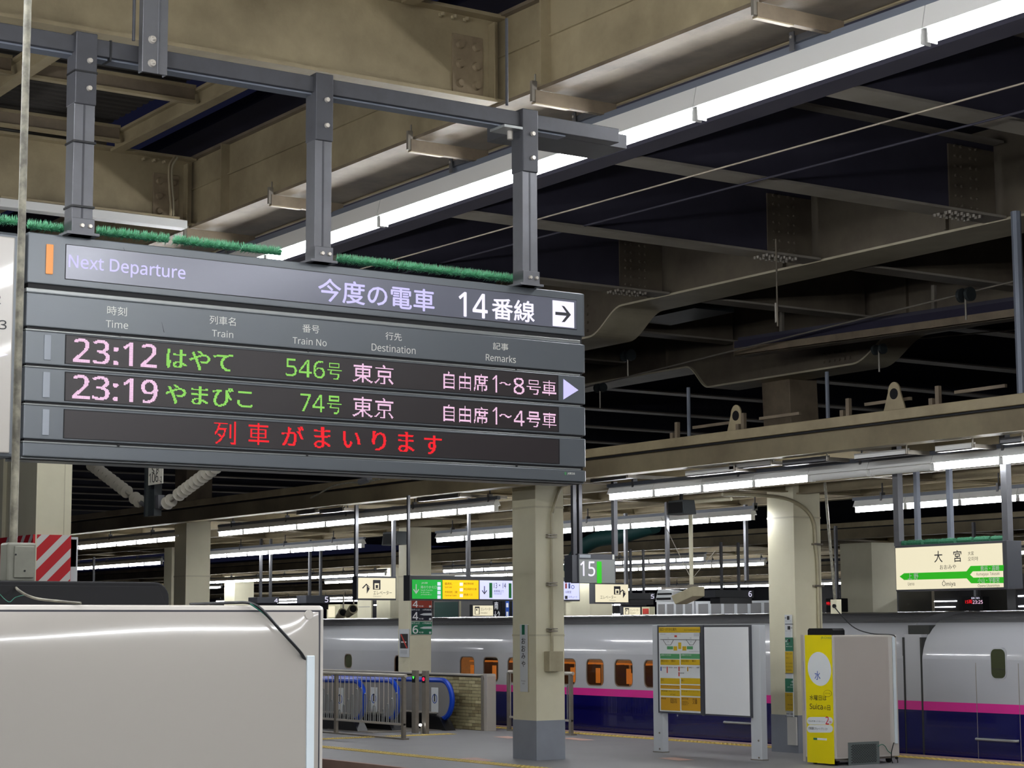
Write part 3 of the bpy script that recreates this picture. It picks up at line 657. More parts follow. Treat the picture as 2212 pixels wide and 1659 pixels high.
# suspension frame
sf = thing('suspension_gantry', 'grey steel beam with three drop posts carrying the departure board', 'frame', (XBD, 4.0, 4.4))
o = Vector((XBD, 4.0, 4.4))
z1 = P(366, 111, 0, -10.95).z-4.4; z0 = P(366, 146, 0, -10.95).z-4.4
B('cross_beam', 'galv_dark', sf, -.06, .05, -2.5, 4.35, z0, z1, bevel=.004); B('beam_underside', 'lamp_rail', sf, -.08, .02, -2.5, 3.9, z0-.012, z0)
B('beam_extension', 'galv_dark', sf, -.45, -.06, 3.55, 4.5, z0+.0, z0+.1)
zb = P(180, 505, 0, -11).z-4.4
for k, (ua, ub) in enumerate(((159, 204), (681, 717), (1128, 1160))):
    ya = P(ua, 300, 0, -10.93).y-4.0; yb = P(ub, 300, 0, -10.93).y-4.0
    p = B('drop_post', 'galv', sf, -.05, .07, ya, yb, ztop-1.4+.0, z1+.0, bevel=.003)
    B('post_groove', 'galv_dark', p, .07, .0715, (ya+yb)/2-.008, (ya+yb)/2+.004, ztop-1.3, z0-.2)
    B('top_clamp_plate', 'galv_dark', p, -.06, .082, ya-.003, yb+.003, z0-.32, z1+.02, bevel=.006)
    B('foot_plate', 'galv', p, -.05, .08, ya-.002, yb+.01, ztop-1.4, ztop-1.4+.1, bevel=.003)
    mb = MB()
    for zz_ in (z0-.05, z0-.22): mb.cyl((.082, yb-.045, zz_), (.1, yb-.045, zz_), .018, 10, .014)
    for d in (.03, .08): mb.cyl((.08, yb-d+.01, ztop-1.4+.055), (.095, yb-d+.01, ztop-1.4+.055), .014, 10, .011)
    mb.build('bolt', 'steel', p, smooth=True)
    B('base_flange', 'galv', p, -.08, .085, ya-.03, yb+.04, ztop-1.4-.0, ztop-1.4+.015)
    if k == 0:
        for zz_ in (P(180, 155, 0, -10.93).z, P(180, 307, 0, -10.93).z, P(180, 447, 0, -10.93).z): B('cable_tie', 'black_cable', p, -.055, .085, ya-.006, yb+.006, zz_-4.406, zz_-4.394)
# end clamp on the beam at the right
ye = P(1100, 265, 0, -10.95).y-4.0
B('beam_clamp', 'board_trim', sf, -.1, .08, ye-.06, ye+.12, z0-.03, z0-.012); MB().cyl((.0, ye+.04, z0-.09), (.0, ye+.04, z0-.02), .02, 8).build('clamp_screw', 'steel', sf)
yt = P(239, 100, 0, -10.95).y-4.0; B('cable_tie', 'black_cable', sf, -.065, .055, yt-.006, yt+.006, z0-.02, z1+.004)
ya, yb = P(308, 80, 0, -10.85).y, P(363, 80, 0, -10.85).y; zt = P(330, 158, 0, -10.85).z
t = thing('hanger_channel', 'grey steel channel with two bolts dropping from above onto the suspension beam', 'bracket', (-10.85, (ya+yb)/2, zt))
w = (yb-ya)/2
MB().prism([(-.06, -w), (.0, -w), (.0, w*.25), (.012, w*.3), (.0, w*.36), (.0, w), (-.06, w), (-.06, w-.01), (-.012, w-.01), (-.012, -w+.01), (-.06, -w+.01)], 2, 0, 2.0).build('channel', 'galv', t, bevel=.004)
mb = MB()
for vv in (86, 137):
    z_ = P(330, vv, 0, -10.85).z-zt; mb.cyl((0, -w*.25, z_), (.02, -w*.25, z_), .026, 12, .02); mb.cyl((.02, -w*.25, z_), (.035, -w*.25, z_), .014, 8, .008)
mb.build('bolt', 'steel', t, smooth=True)
for k, (u, vb, vt, nm) in enumerate(((288.5, 88, -400, 'thin grey rod hanging beside the bolted steel channel'), (1095, 228, 40, 'grey rod beside the six-bolt plate holding the suspension beam'))):
    p = P(u, vb, 0, -11.05 if k == 0 else -11.3); q = P(u, vt, 0, -11.05 if k == 0 else -11.3)
    t = thing('hanger_rod', nm, 'rod', (p.x, p.y, p.z)); MB().cyl((0, 0, 0), (0, 0, q.z-p.z), .011, 8).build('rod', 'galv_dark', t)
# bird brushes on the boards
def brush(label, x, y0, y1, z, n=700, r=.055, group='green bird brushes on the departure board', axis='y', mats=('brush', 'brush_dark')):
    t = thing('bristle_brush', label, 'brush', (x, y0, z), 0, group); L = y1-y0
    c = MB()
    if axis == 'y': c.cyl((0, 0, 0), (0, L, 0), .012, 6)
    else: c.cyl((0, 0, 0), (L, 0, 0), .012, 6)
    c.build('core', mats[1], t); m = MB()
    for i in range(n):
        s_ = random.random()*L; a_ = random.uniform(-2.0, 2.0); rr = r*random.uniform(.75, 1.05); dx_ = rr*math.sin(a_); dz_ = rr*math.cos(a_); e = .004+.0
        j = random.uniform(-.008, .008)
        if axis == 'y': m.poly([(0, s_-e, 0), (0, s_+e, 0), (dx_, s_+j, dz_)]); 
        else: m.poly([(s_-e, 0, 0), (s_+e, 0, 0), (s_+j, dx_, dz_)])
    b = m.build('bristles', mats[0], t); b['kind'] = 'stuff'
    return t
for k, (u0, u1, nm) in enumerate(((-30, 34, 'green bristle brush at the left border above the pale sign'), (58, 142, 'green bristle brush left of the first drop post'), (208, 362, 'green bristle brush just right of the first drop post'), (374, 516, 'green bristle brush above the word Departure'), (522, 606, 'short grey-lit green brush before the middle drop post'), (728, 856, 'green bristle brush just right of the middle drop post'), (862, 993, 'green bristle brush in the middle between two drop posts'), (998, 1116, 'green bristle brush left of the right drop post'))):
    y0 = P(u0, 560, 0, -11.08).y; y1 = P(u1, 560, 0, -11.08).y
    brush(nm, -11.08, y0, y1, 3.0+ztop+(.055 if k not in (1,) else .045), n=int(900*(y1-y0)/.45))
# ================================================================== pole, cabinet at the lower left
px_, py_ = -5.45, P(44, 600, 0, -5.45).y
t = thing('conduit_pole', 'mottled grey metal conduit pole running down the left side to a weathered socket box', 'pole', (px_, py_, 2.2))
zb1, zb0 = P(40, 1173, 0, px_).z-2.2, P(40, 1258, 0, px_).z-2.2
MB().cyl((0, 0, zb1-.01), (0, 0, 2.2), .0113, 14).build('pipe', 'conduit_grey', t, smooth=True)
ya, yb = P(7, 1210, 0, px_).y-py_, P(70, 1210, 0, px_).y-py_
B('socket_box', 'box_grey', t, -.03, .03, ya, yb, zb0, zb1, bevel=.006); B('socket_cover', 'box_grey', t, .03, .034, ya+.02, yb-.007, zb0+.012, zb1-.01, bevel=.003)
mb = MB()
for u, v in ((34, 1198), (53.5, 1233)):
    p = P(u, v, 0, px_+.035); mb.cyl((.034, p.y-py_, p.z-2.2), (.036, p.y-py_, p.z-2.2), .0028, 8)
mb.build('screw', 'black', t)
XC = -5.0
cb = Fr('vending_cabinet', 'large glossy white metal cabinet back filling the lower left corner', 'vending cabinet', (XC, 2.3, 0), B_)
cz = lambda u, v, y=0: cb.px(u, v, y)
xr = cz(703, 1500)[0]; xl = xr-1.95; zt = P(350, 1307, 0, XC).z
B('cabinet_body', 'cab_white', cb.o, xl, xr, .006, .8, .08, zt, bevel=.012)
zp = cz(600, 1322)[1]; xp = cz(688, 1500)[0]
pm = MB(); n = 60; m2 = 90
for j in range(m2+1):       # pressed sheet panel, slightly dished
    for i in range(n+1):
        X = (xl+.02)+(xp-.004-xl-.02)*i/n; Z = .12+(zp-.12)*j/m2; Z = .12+(zp-.12)*(1-(1-j/m2)**1.8); d_ = zp-Z; e = (1-math.exp(-d_/(.075*(1+.3*math.cos(X*5.2+.6)))))*(1-math.exp(-(xp-X)/.03))
        pm.v.append((X, -.004-.028*e, Z))
for j in range(m2):
    for i in range(n): a_ = j*(n+1)+i; pm.f.append((a_, a_+1, a_+n+2, a_+n+1))
pm.build('pressed_panel', 'cab_gloss', cb.o, smooth=True)
MB().box(xl+.016, xp+.003, -.003, .006, .116, zp+.005).build('panel_seam', 'dark_text', cb.o)
B('raceway', 'raceway', cb.o, cz(652, 1500)[0], cz(669, 1500)[0], -.03, -.012, .1, cz(660, 1416)[1], bevel=.002)
for x_ in (xl+.15, xr-.15):
    MB().cyl((x_-.02, .1, .04), (x_+.02, .1, .04), .04, 14).build('caster', 'black', cb.o)
B('dark_foot', 'black', cb.o, xl+.05, xr-.05, .1, .7, .06, .1)
MB().cyl((cz(664, 1328)[0], -.006, cz(664, 1328)[1]), (cz(664, 1328)[0], -.012, cz(664, 1328)[1]), .013, 16).build('round_cap', 'cab_white', cb.o)
# black hood standing on the cabinet
hd = Fr('cabinet_hood', 'matt black curved hood on top of the big white cabinet', 'hood', (XC-.22, 2.0, zt), B_)
xa = hd.px(366, 1280)[0]; h = hd.px(200, 1256)[1]; r = .045
pts = [(xa-2.0, 0), (xa, 0), (xa, h-r)]+[(xa-r+r*math.cos(t_), h-r+r*math.sin(t_)) for t_ in [math.pi/2*i/6 for i in range(1, 7)]]+[(xa-2.0, h)]
MB().prism(pts, 1, 0, .3).build('hood_shell', 'black', hd.o, bevel=.004)
pts2 = [(xa-2.0, -.0), (xa-.012, 0), (xa-.012, h-r-.02), (xa-.035, h-.012), (xa-2.0, h-.012)]
MB().prism(pts2, 1, -.004, 0).build('hood_lip', 'black', hd.o, bevel=.001)
t = thing('power_cable', 'dark grey power cable from the socket box over the hood and down the white cabinet', 'cable', (XC, 2.2, zt))
def pth(lst):
    return [P(u, v, 0, x)-Vector((XC, 2.2, zt)) for u, v, x in lst]
MB().tube(smooth_path(pth([(28, 1258, px_+.02), (40, 1275, -5.15), (75, 1292, -5.12), (130, 1299, -5.05), (175, 1303, -5.0)])), .0036, 8).build('grey_lead', 'conduit_grey', t, smooth=True)
MB().tube(smooth_path(pth([(410, 1305.5, -5.05), (500, 1302, -5.03), (540, 1303, -4.99), (566, 1317, -4.975), (596, 1350, -4.965), (628, 1385, -4.96), (650, 1410, -4.963), (659, 1425, -4.98)])), .0042, 8).build('black_lead', 'black_cable', t, smooth=True)
MB().tube(smooth_path(pth([(540, 1304, -4.985), (572, 1327, -4.975), (606, 1364, -4.965), (642, 1403, -4.963), (655, 1420, -4.975)])), .0024, 8).build('green_lead', 'green_cable', t, smooth=True)
MB().tube(smooth_path(pth([(0, 1284, -5.16), (12, 1296, -5.15), (22, 1300, -5.14), (34, 1290, -5.15), (60, 1284, -5.15)])), .0009, 6).build('thin_green_wire', 'green_cable', t)
# ================================================================== post with insulators
def insulator(name, label, p0, p1):
    p0, p1 = Vector(p0), Vector(p1); t = thing(name, label, 'insulator', p0, 0, None); d = p1-p0; L = d.length; d.normalize()
    MB().cyl((0, 0, 0), d*L, .03, 10).build('rod', 'insulator', t, smooth=True)
    for i in range(13):
        if i == 2: continue
        a = d*(L*(.04+.073*i)); MB().cyl(a, a+d*.012, .06, 16, .1).cyl(a+d*.012, a+d*.018, .1, 16, .09).build('shed', 'insulator', t, smooth=True)
    MB().cyl(d*-.16, d*.02, .028, 8, .036).build('end_fitting', 'galv', t)
YI = 12.0
insulator('insulator', 'white ribbed insulator slanting up to the left below the departure board', P(306, 1087, 1, YI), P(190, 998, 1, YI))
insulator('insulator', 'white ribbed insulator slanting up to the right below the departure board', P(356, 1091, 1, YI), P(475, 1002, 1, YI))
pp = P(336, 1100, 1, YI)
t = thing('catenary_post', 'dark steel drop post with white number plate 106-2 between the two insulators', 'post', (pp.x, YI, pp.z-.1))
zt_ = 6.9-(pp.z-.1)
B('post', 'navy_post', t, -.16, .08, -.06, .06, 0, zt_)
B('post_flange', 'navy_post', t, -.2, -.14, -.1, .02, 0, zt_)
B('clamp_bracket', 'galv', t, .1, .2, -.05, .05, .1, .3); B('clamp_bracket', 'galv', t, -.26, -.17, -.05, .05, .12, .3)
np_ = Fr('number_plate', 'small white plate reading SR 106-2 on the dark post', 'number plate', (pp.x, YI-.13, pp.z), A_)
np_.rect('plate', 'plate_white', 321, 1000, 350, 1044, .02, 0)
np_.txt('106', 'text_black', 322, 1023, 341.5, 1040.5); np_.txt('-2', 'text_black', 343, 1030, 349.5, 1041); np_.txt('S R', 'text_black', 328, 1010, 344, 1019)
t = thing('feeder_wire', 'slack dark feeder wire with a metal clamp under the departure board', 'cable', (0, 0, 0))
MB().tube(smooth_path([P(u, v, 1, 14.5) for u, v in ((672, 1075), (690, 1066), (720, 1050), (752, 1043), (785, 1041), (850, 1030))]), .014, 6).build('wire', 'conduit_grey', t)
MB().cyl(P(778, 1041, 1, 14.5), P(798, 1035, 1, 14.5), .05, 8).build('clamp', 'galv', t)
# ================================================================== white train
YF = 23.95
tr = thing('train', None, None, (-40, YF, -1.1))
tag(tr, 'white bullet train with magenta stripe and dark blue lower body at the far island edge', 'train')
XE = P(1972, 1450, 1, YF).x   # gap between the two cars
def zrel(z): return z+1.1
_h = [(.006, 1.6), (.03, 1.7), (.075, 1.82), (.14, 1.93), (.24, 2.04), (.37, 2.14), (.55, 2.22), (.8, 2.28), (1.15, 2.325), (1.69, 2.34)]
prof = [(0, -.95), (0, 1.55)]+_h+[(3.38-a, b) for a, b in _h[::-1][1:]]+[(3.38, 1.55), (3.38, -.95)]
def car(name, x0, x1, wins):
    c = thing(name, None, None, (0, 0, 0)); c.parent = tr; c.location = (0, 0, 0)
    X0, X1 = x0+40, x1+40
    def skin(nm, m, ylist, za, zb_, off=0):
        pass
    # side skin with real window openings: strips between openings
    zt0, zt1 = .90, 1.48
    side = MB(); ws = sorted(wins)
    def sq(a, b, z0, z1, dst=side): dst.box(a, b, 0, .04, zrel(z0), zrel(z1))
    cur = X0
    for wx, ww, z0, z1 in ws:
        a, b = wx+40-ww/2, wx+40+ww/2
        sq(cur, a, .86, 1.55); sq(a, b, .86, z0); sq(a, b, z1, 1.55); cur = b
    sq(cur, X1, .86, 1.55)
    side.build('side_skin', 'train_white', c)
    up_ = [(y, z) for y, z in prof if z >= 1.5]
    lo_ = [(y, zrel(z)) for y, z in up_ if z <= 2.15]; hi_ = [(y, zrel(z)) for y, z in up_ if z >= 2.13]
    MB().prism(lo_, 0, X0, X1).build('roof_shell', 'train_white', c, smooth=True); MB().prism(hi_, 0, X0, X1).build('roof_top', 'train_roof', c, smooth=True)
    B('magenta_stripe', 'train_pink', c, X0, X1, -.002, .04, zrel(.715), zrel(.86))
    B('blue_side', 'train_blue', c, X0, X1, 0, .05, zrel(-.7), zrel(.715))
    B('underframe', 'train_under', c, X0+.2, X1-.2, .1, 3.2, zrel(-.95), zrel(-.7))
    B('far_side', 'train_white', c, X0, X1, 3.33, 3.38, zrel(-.7), zrel(1.55)); B('car_floor', 'train_under', c, X0, X1, .05, 3.33, zrel(-.1), zrel(.0)); B('end_wall', 'train_white', c, X1-.05, X1, .04, 3.33, zrel(-.7), zrel(1.56)); B('end_wall', 'train_white', c, X0, X0+.05, .04, 3.33, zrel(-.7), zrel(1.56))
    return c
wl = []
wu = (825, 962, 1012, 1064, 1118, 1235, 1285, 1347, 1408)
wx0 = P(1285, 1450, 1, YF).x
wins1 = [(wx0-.955*k, .62, .90, 1.46) for k in range(-5, 9) if k != 6]
wins1 = [w for w in wins1 if w[0] < -28.5]
wd_ = P(752, 1435, 1, YF).x; wins1 += [(wd_, .4, 1.1, 1.47)]
car('train_car', XE-25, XE-.22, wins1)
xd = P(2157, 1440, 1, YF).x; zt_, zb_ = P(2157, 1402, 1, YF).z, P(2157, 1465, 1, YF).z
cr2 = car('train_car', XE+.22, XE+25, [])
def rrect(x0, x1, z0, z1, r, n=5):
    pts = []
    for cx_, cz_, a0 in ((x1-r, z0+r, -90), (x1-r, z1-r, 0), (x0+r, z1-r, 90), (x0+r, z0+r, 180)):
        for i in range(n+1):
            a_ = math.radians(a0+90*i/n); pts.append((cx_+r*math.cos(a_), cz_+r*math.sin(a_)))
    return pts
def ring(pout, pin, y0, y1):
    m = MB(); n = len(pout)
    for y in (y0, y1): m.v += [(p[0], y, p[1]) for p in pout]+[(p[0], y, p[1]) for p in pin]
    for i in range(n):
        j = (i+1) % n; m.f += [(i, j, n+j, n+i), (2*n+i, 3*n+i, 3*n+j, 2*n+j), (i, 2*n+i, 2*n+j, j), (n+i, n+j, 3*n+j, 3*n+i)]
    return m
for k, (wx, ww, z0, z1) in enumerate(wins1+[(xd, .29, zb_, zt_)]):
    X = wx+40; a, b = X-ww/2, X+ww/2; Z0, Z1 = zrel(z0), zrel(z1)
    wnd = thing('train_window', None, None, (0, 0, 0)); wnd.parent = tr
    lit = ww > .5
    ring([(a-.02, Z0-.02)]*6+[(b+.02, Z0-.02)]*0+[], [], 0, 0) if False else None
    if ww < .3:
        MB().prism(rrect(a-.02, b+.02, Z0-.02, Z1+.02, .1), 1, -.006, .08).build('window_rim', 'train_white', wnd); MB().prism(rrect(a, b, Z0, Z1, .09), 1, -.01, .04).build('window_pane', 'door_glass', wnd); B('lower_sash', 'gap_black', wnd, a+.01, b-.01, -.0115, -.01, (Z0+Z1)/2-.09, (Z0+Z1)/2-.08); continue
    po = rrect(a, b, Z0, Z1, .004); pm_ = rrect(a+.008, b-.008, Z0+.008, Z1-.008, .12); pi_ = rrect(a+.03, b-.03, Z0+.03, Z1-.03, .1)
    ring(po, pm_, -.0005, .03).build('window_corner', 'train_white', wnd); ring(pm_, pi_, .004, .03).build('window_rim', 'win_frame', wnd)
    pn_ = MB().prism(pi_, 1, .02, .026).build('window_pane', 'glass' if lit else 'door_glass', wnd)
    if lit:
        B('interior_wall', 'interior', wnd, a-.1, b+.1, 1.3, 1.34, Z0-.3, Z1+.2)
        B('curtain', 'curtain_orange', wnd, b-.17-.05*(k % 2), b-.03, .12, .15, Z0+.02, Z1-.28+.05*(k % 3)); B('curtain', 'curtain_orange', wnd, a+.07+.07*(k % 2), a+.19+.07*(k % 2), .2, .23, Z0+.06, Z1-.2)
        B('seat_back', 'seat_brown', wnd, a+.28, a+.4, .35, .8, Z0-.2, Z1-.14); B('luggage_shelf', 'curtain_orange', wnd, a-.05, b+.05, .3, .6, Z1-.13, Z1-.1)
MB().box(XE+40-.24, XE+40+.24, .16, 3.2, zrel(-.6), zrel(2.1)).build('gangway', 'gangway', tr)
MB().box(XE+40-.2, XE+40+.2, .02, .16, zrel(-.6), zrel(1.95)).build('outer_fairing', 'train_white', tr)
MB().box(XE+40-.19, XE+40+.19, .012, .02, zrel(.715), zrel(.86)).build('fairing_stripe', 'train_pink', tr); MB().box(XE+40-.2, XE+40+.2, .008, .018, zrel(-.6), zrel(.715)).build('fairing_blue', 'train_blue', tr)
B('fairing_gap', 'gangway', tr, XE+40-.23, XE+40-.19, .005, .2, zrel(-.6), zrel(1.9)); B('fairing_gap', 'gangway', tr, XE+40+.17, XE+40+.22, .005, .2, zrel(-.6), zrel(1.9))
for u0, u1, v in ((2110, 2202, 1597), (1566, 1626, 1560)):
    a, b = P(u0, v, 1, YF), P(u1, v+3, 1, YF); z = (a.z+b.z)/2
    h_ = MB().tube(smooth_path([(a.x+40, -.002, zrel(z)), (a.x+40+.04, -.05, zrel(z)), (a.x+40.12, -.06, zrel(z)), (b.x+39.9, -.06, zrel(z)), (b.x+40, -.01, zrel(z))]), .022, 8).build('grab_rail', 'board_trim', tr, smooth=True)
for u in (2108, 2200): 
    x_ = P(u, 1450, 1, YF).x+40; B('door_seam', 'steel_dark', tr, x_-.006, x_+.006, -.003, 0, zrel(-.2), zrel(1.5))
# pink hatched emblem circle on the first car
cx_ = P(1695, 1435, 1, YF); R_ = .36
for i in range(16):
    z_ = -R_+2*R_*(i+.5)/16; hw = math.sqrt(R_*R_-z_*z_)*.62
    B('emblem_bar', 'train_pink_pale', tr, cx_.x+40-hw, cx_.x+40+hw, -.003, 0, zrel(cx_.z+.03+z_)-.016, zrel(cx_.z+.03+z_)+.014)
# roof-edge cable boxes along the ridge of the platform wall behind
# ================================================================== tiled wall, escalators, fences
YW = 22.3; xw = -34.0
wl_ = thing('wall_escalator', None, None, (xw, YW, 0)); struct(wl_)
B('wall_core', 'mortar', wl_, -14, -.07, .006, .2, 0, 1.1)
B('coping', 'steel', wl_, -14, -.05, -.02, .22, 1.1, 1.135, bevel=.005)
bw, bh, gp = .235, .058, .0085; nr = 16; count = 0; mb = {'brick': MB(), 'brick_dark': MB(), 'brick_pale': MB()}; cache = {}
for c_ in range(56):
    for r_ in range(nr):
        off = (bw+gp)/2 if r_ % 2 else 0
        x1 = -.08-c_*(bw+gp)+off; x0 = x1-bw
        if x1 > -.075: x1 = -.075
        if x1-x0 < .03: continue
        z0 = .012+r_*(bh+gp); rr = random.random(); mm = 'brick' if rr < .55 else ('brick_dark' if rr < .8 else 'brick_pale'); pr = -.004-.005*random.random()
        if random.random() < .22 and x1-x0 > .2: x0 += bw*.45; split = True
        else: split = False
        parts = [(x0, x1)]+([(x0-bw*.45, x0-gp)] if split else [])
        for a_, b_ in parts:
            if count < 300 and b_ > -6.2:
                w_ = round(b_-a_, 3); key = (w_, mm)
                if key not in cache: cache[key] = MB().box(0, w_, 0, .012, 0, bh).build('brick', mm, wl_); ob = cache[key]
                else: ob = cache[key].copy(); C.objects.link(ob)
                ob.location = (a_, pr, z0); ob.parent = wl_; count += 1
            else: mb[mm].box(a_, b_, pr, .008, z0, z0+bh)
for k_, m_ in mb.items():
    if m_.v: m_.build('brick_mass', k_, wl_)['kind'] = 'stuff'
ec = thing('wall_end_cap', 'brushed steel end cap closing the tiled escalator wall', 'end cap', (xw, YW, 0))
MB().prism([(-.08, 0), (.0, 0), (.0, 1.0), (-.02, 1.08), (-.08, 1.14)], 1, -.02, .0).build('edge_plate', 'steel_dark', ec)
MB().prism([(0, 0), (.0, 1.05), (-.04, 1.15), (.1, 1.15), (.12, 1.1), (.12, 0)], 1, .0, .22).build('end_plate', 'steel', ec, bevel=.006)
def escalator(y, ue, label, xlen=5):
    xe = P(ue, 1520, 1, y).x; t = thing('escalator_balustrade', label, 'escalator', (xe, y, 0)); R = .36; zc = .62
    # outline of the balustrade nose
    pts = [(-xlen, -.1), (-.55, -.1), (-.36, zc-R)]+[(-R+R*math.cos(a_), zc+R*math.sin(a_)) for a_ in [math.radians(d) for d in range(-80, 91, 12)]]+[(-xlen, .98)]
    MB().prism(pts, 1, -.03, .03).build('side_panel', 'esc_panel', t)
    mb = [Vector((-xlen, 0, 1.0)), Vector((-xlen/2, 0, 1.0))]+[Vector((-R+(R+.03)*math.cos(a_), 0, zc+(R+.03)*math.sin(a_))) for a_ in [math.radians(d) for d in range(90, -91, -12)]]+[Vector((-.6, 0, .22))]
    MB().tube(mb, .055, 8).build('handrail', 'esc_blue', t, smooth=True)
    MB().prism([(-xlen, -.1), (-.02, -.0), (-.02, .0), (-.28, .26), (-.6, .3), (-xlen, .35)], 1, -.12, .12).build('skirt', 'esc_black', t)
    B('top_deck', 'steel', t, -xlen, -.5, -.08, .08, .33, .36)
    nx_ = .34 if ue > 900 else 0
    B('notice', 'paper_white', t, -1.05+nx_, -.78+nx_, -.045, -.035, .35, .86)
    pts = [(nx_-.915+.1*math.cos(math.radians(d)), .63+.1*math.sin(math.radians(d))) for d in range(0, 360, 30)]; pin = [(nx_-.915+.08*math.cos(math.radians(d)), .63+.08*math.sin(math.radians(d))) for d in range(0, 360, 30)]
    ring(pts, pin, -.048, -.046).build('blue_ring', 'kiosk_blue', t); B('figure_mark', 'text_black', t, nx_-.935, nx_-.895, -.05, -.046, .57, .7); MB().ball((nx_-.915, -.048, .715), .018).build('figure_head', 'text_black', t)
    return t
escalator(20.25, 786, 'escalator side with blue handrail behind the railing, leftmost of three')
escalator(20.95, 860, 'escalator side with blue handrail behind the railing, middle one of three')
escalator(21.85, 975, 'escalator side with blue handrail against the tiled wall, rightmost of three')
t = thing('escalator_floor', 'dark steel landing plate in front of the escalators', 'landing', (-35.6, 21, .0)); B('plate', 'steel_dark', t, -1, .9, -.9, 1.2, .001, .012)
B('pale_box', 'paper_white', None, -36.6, -35.9, 20.5, 20.55, .45, .85); o = bpy.data.objects['pale_box']; o.name = 'notice_panel'; tag(o, 'white and yellow notice panel between the escalator handrails', 'notice')
def railing(name, label, x0, x1, y, h=1.19, arch=None, zb=.12, gap=.085):
    t = thing(name, label, 'railing', (x1, y, 0)); L = x1-x0
    for xx in ([-L, -L/2, -.04] if L > 2.5 else [-L, -.04]): B('post', 'steel_dark', t, xx-.04, xx+.04, -.03, .03, 0, h-.02)
    MB().cyl((-L, 0, h), (.04, 0, h), .035, 12).build('top_rail', 'steel', t, smooth=True)
    B('bottom_rail', 'steel', t, -L, 0, -.02, .02, .26, .3); B('floor_plate', 'steel_dark', t, -L, .06, -.06, .06, 0, .03)
    mb_ = []
    n_ = int(L/gap)
    base = MB().cyl((0, 0, .3), (0, 0, h-.03), .008, 6).build('baluster', 'steel', t); base.location = (-.1, 0, 0)
    i = 1
    while .1+gap*i < L: 
        if i % 2 == 0 or arch is None: link_copy(base, 'baluster', (-.1-gap*i, 0, 0), t)
        i += 1
    if arch:
        for j in range(int(L/.17)):
            ph = abs(((j*.17/arch) % 2)-1); hh = .42+.5*ph; x = -.16-j*.17
            pts = [Vector((x, 0, .3)), Vector((x, 0, hh))]+[Vector((x+.035-.035*math.cos(a_), 0, hh+.05*math.sin(a_))) for a_ in (.6, 1.2, 1.9, 2.5)]+[Vector((x+.07, 0, hh)), Vector((x+.07, 0, .3))]
            MB().tube(pts, .012, 6).build('hoop_bar', 'board_trim', t, smooth=True)
    return t
railing('railing', 'stainless railing with arched hoop bars in front of the escalators', -37.6, -32.3, 19.4, arch=.8)
railing('railing', 'stainless railing with hoop bars right of the tiled wall, passing behind the middle column', -33.75, -31.55, 22.75, arch=.8)
for k, (u, mled, nm) in enumerate(((897, 'green_led', 'slim steel gate post with a green arrow light'), (919, 'red_led', 'slim steel gate post with a red no-entry light'))):
    p = P(u, 1584, 1, 20.8); t = thing('gate_post', nm, 'post', (p.x, 20.8, 0))
    B('post', 'steel_dark', t, -.075, .075, -.04, .04, 0, 1.24, bevel=.004); B('signal_window', 'black', t, -.06, .06, -.045, -.04, 1.0, 1.13)
    if k == 0: MB().prism([(-.035, 1.12), (.035, 1.12), (0, 1.07)], 1, -.049, -.045).build('green_arrow', mled, t)
    else: ring([(.035*math.cos(a_*.5236), 1.075+.035*math.sin(a_*.5236)) for a_ in range(12)], [(.02*math.cos(a_*.5236), 1.075+.02*math.sin(a_*.5236)) for a_ in range(12)], -.049, -.045).build('red_ring', mled, t)
for k, (u, v) in enumerate(((722, 1584), (908, 1566))):
    p = P(u, v, 1, 20.7 if k else 19.6); t = thing('floor_light', 'small bright light low behind the railing, %s' % ('left one near the cabinet', 'one between the gate posts')[k], 'light', p)
    MB().ball((0, 0, 0), .03).build('bulb', 'white_led', t, smooth=True); MB().cyl((0, .03, -p.z), (0, .03, .02), .02, 8).build('stand', 'steel_dark', t)
# ================================================================== info board on two posts
YB = 20.84
ib = Fr('info_board', 'two-panel information board on grey posts, yellow exit guide left and blank glossy panel right', 'notice board', (-26.4, YB, 0), A_)
def z_(u, v): return (1400+u*.20436, 1320+v*.20434)
for u0, u1, v1 in ((60, 158, 1497), (1105, 1205, 1585)):
    a = ib.px(*z_(u0, v1)); b = ib.px(*z_(u1, v1)); tp_ = ib.px(*z_(u0 if u0 < 500 else 1075, 148))
    x0, x1 = (a[0], b[0]) if u0 < 500 else (ib.px(*z_(1075, 600))[0], b[0])
    B('post', 'louvre', ib.o, x0, x1, .0, .12, 0, tp_[1], bevel=.006)
    B('post_foot', 'steel_dark', ib.o, x0-.01, x1+.01, -.01, .13, 0, .015)
ib.rect('frame', 'sign_dark', *z_(95, 150), *z_(1092, 1128), .01, -.04, bevel=.004)
ib.rect('poster_sheet', 'paper_white', *z_(112, 168), *z_(553, 1080), -.04, -.046); ib.rect('centre_bar', 'sign_dark', *z_(556, 150), *z_(592, 1110), -.04, -.055)
ib.rect('blank_panel', 'gloss_board', *z_(592, 170), *z_(1075, 1110), -.04, -.047)
T = lambda s, m, u0, v0, u1, v1, nm='lettering', **k: ib.txt(s, m, *z_(u0, v0), *z_(u1, v1), y=-.0515, name=nm, **k)
Rr = lambda nm, m, u0, v0, u1, v1, y=-.0485: ib.rect(nm, m, *z_(u0, v0), *z_(u1, v1), -.046, y)
Rr('yellow_header', 'paper_yellow', 112, 170, 550, 228); T('出口・のりかえ案内', 'text_black', 125, 178, 298, 210); T('Exit & Transfer Information', 'text_black', 380, 192, 545, 208)
poly_px(ib, 'map_line', 'text_black', [z_(128, 298), z_(543, 302), z_(543, 306), z_(128, 302)], -.05)
for uu in ((155, 190), (265, 235), (400, 440), (505, 470)): poly_px(ib, 'map_line', 'text_black', [z_(uu[0], 305), z_(uu[0]+4, 305), z_(uu[1]+4, 360), z_(uu[1], 360)], -.05)
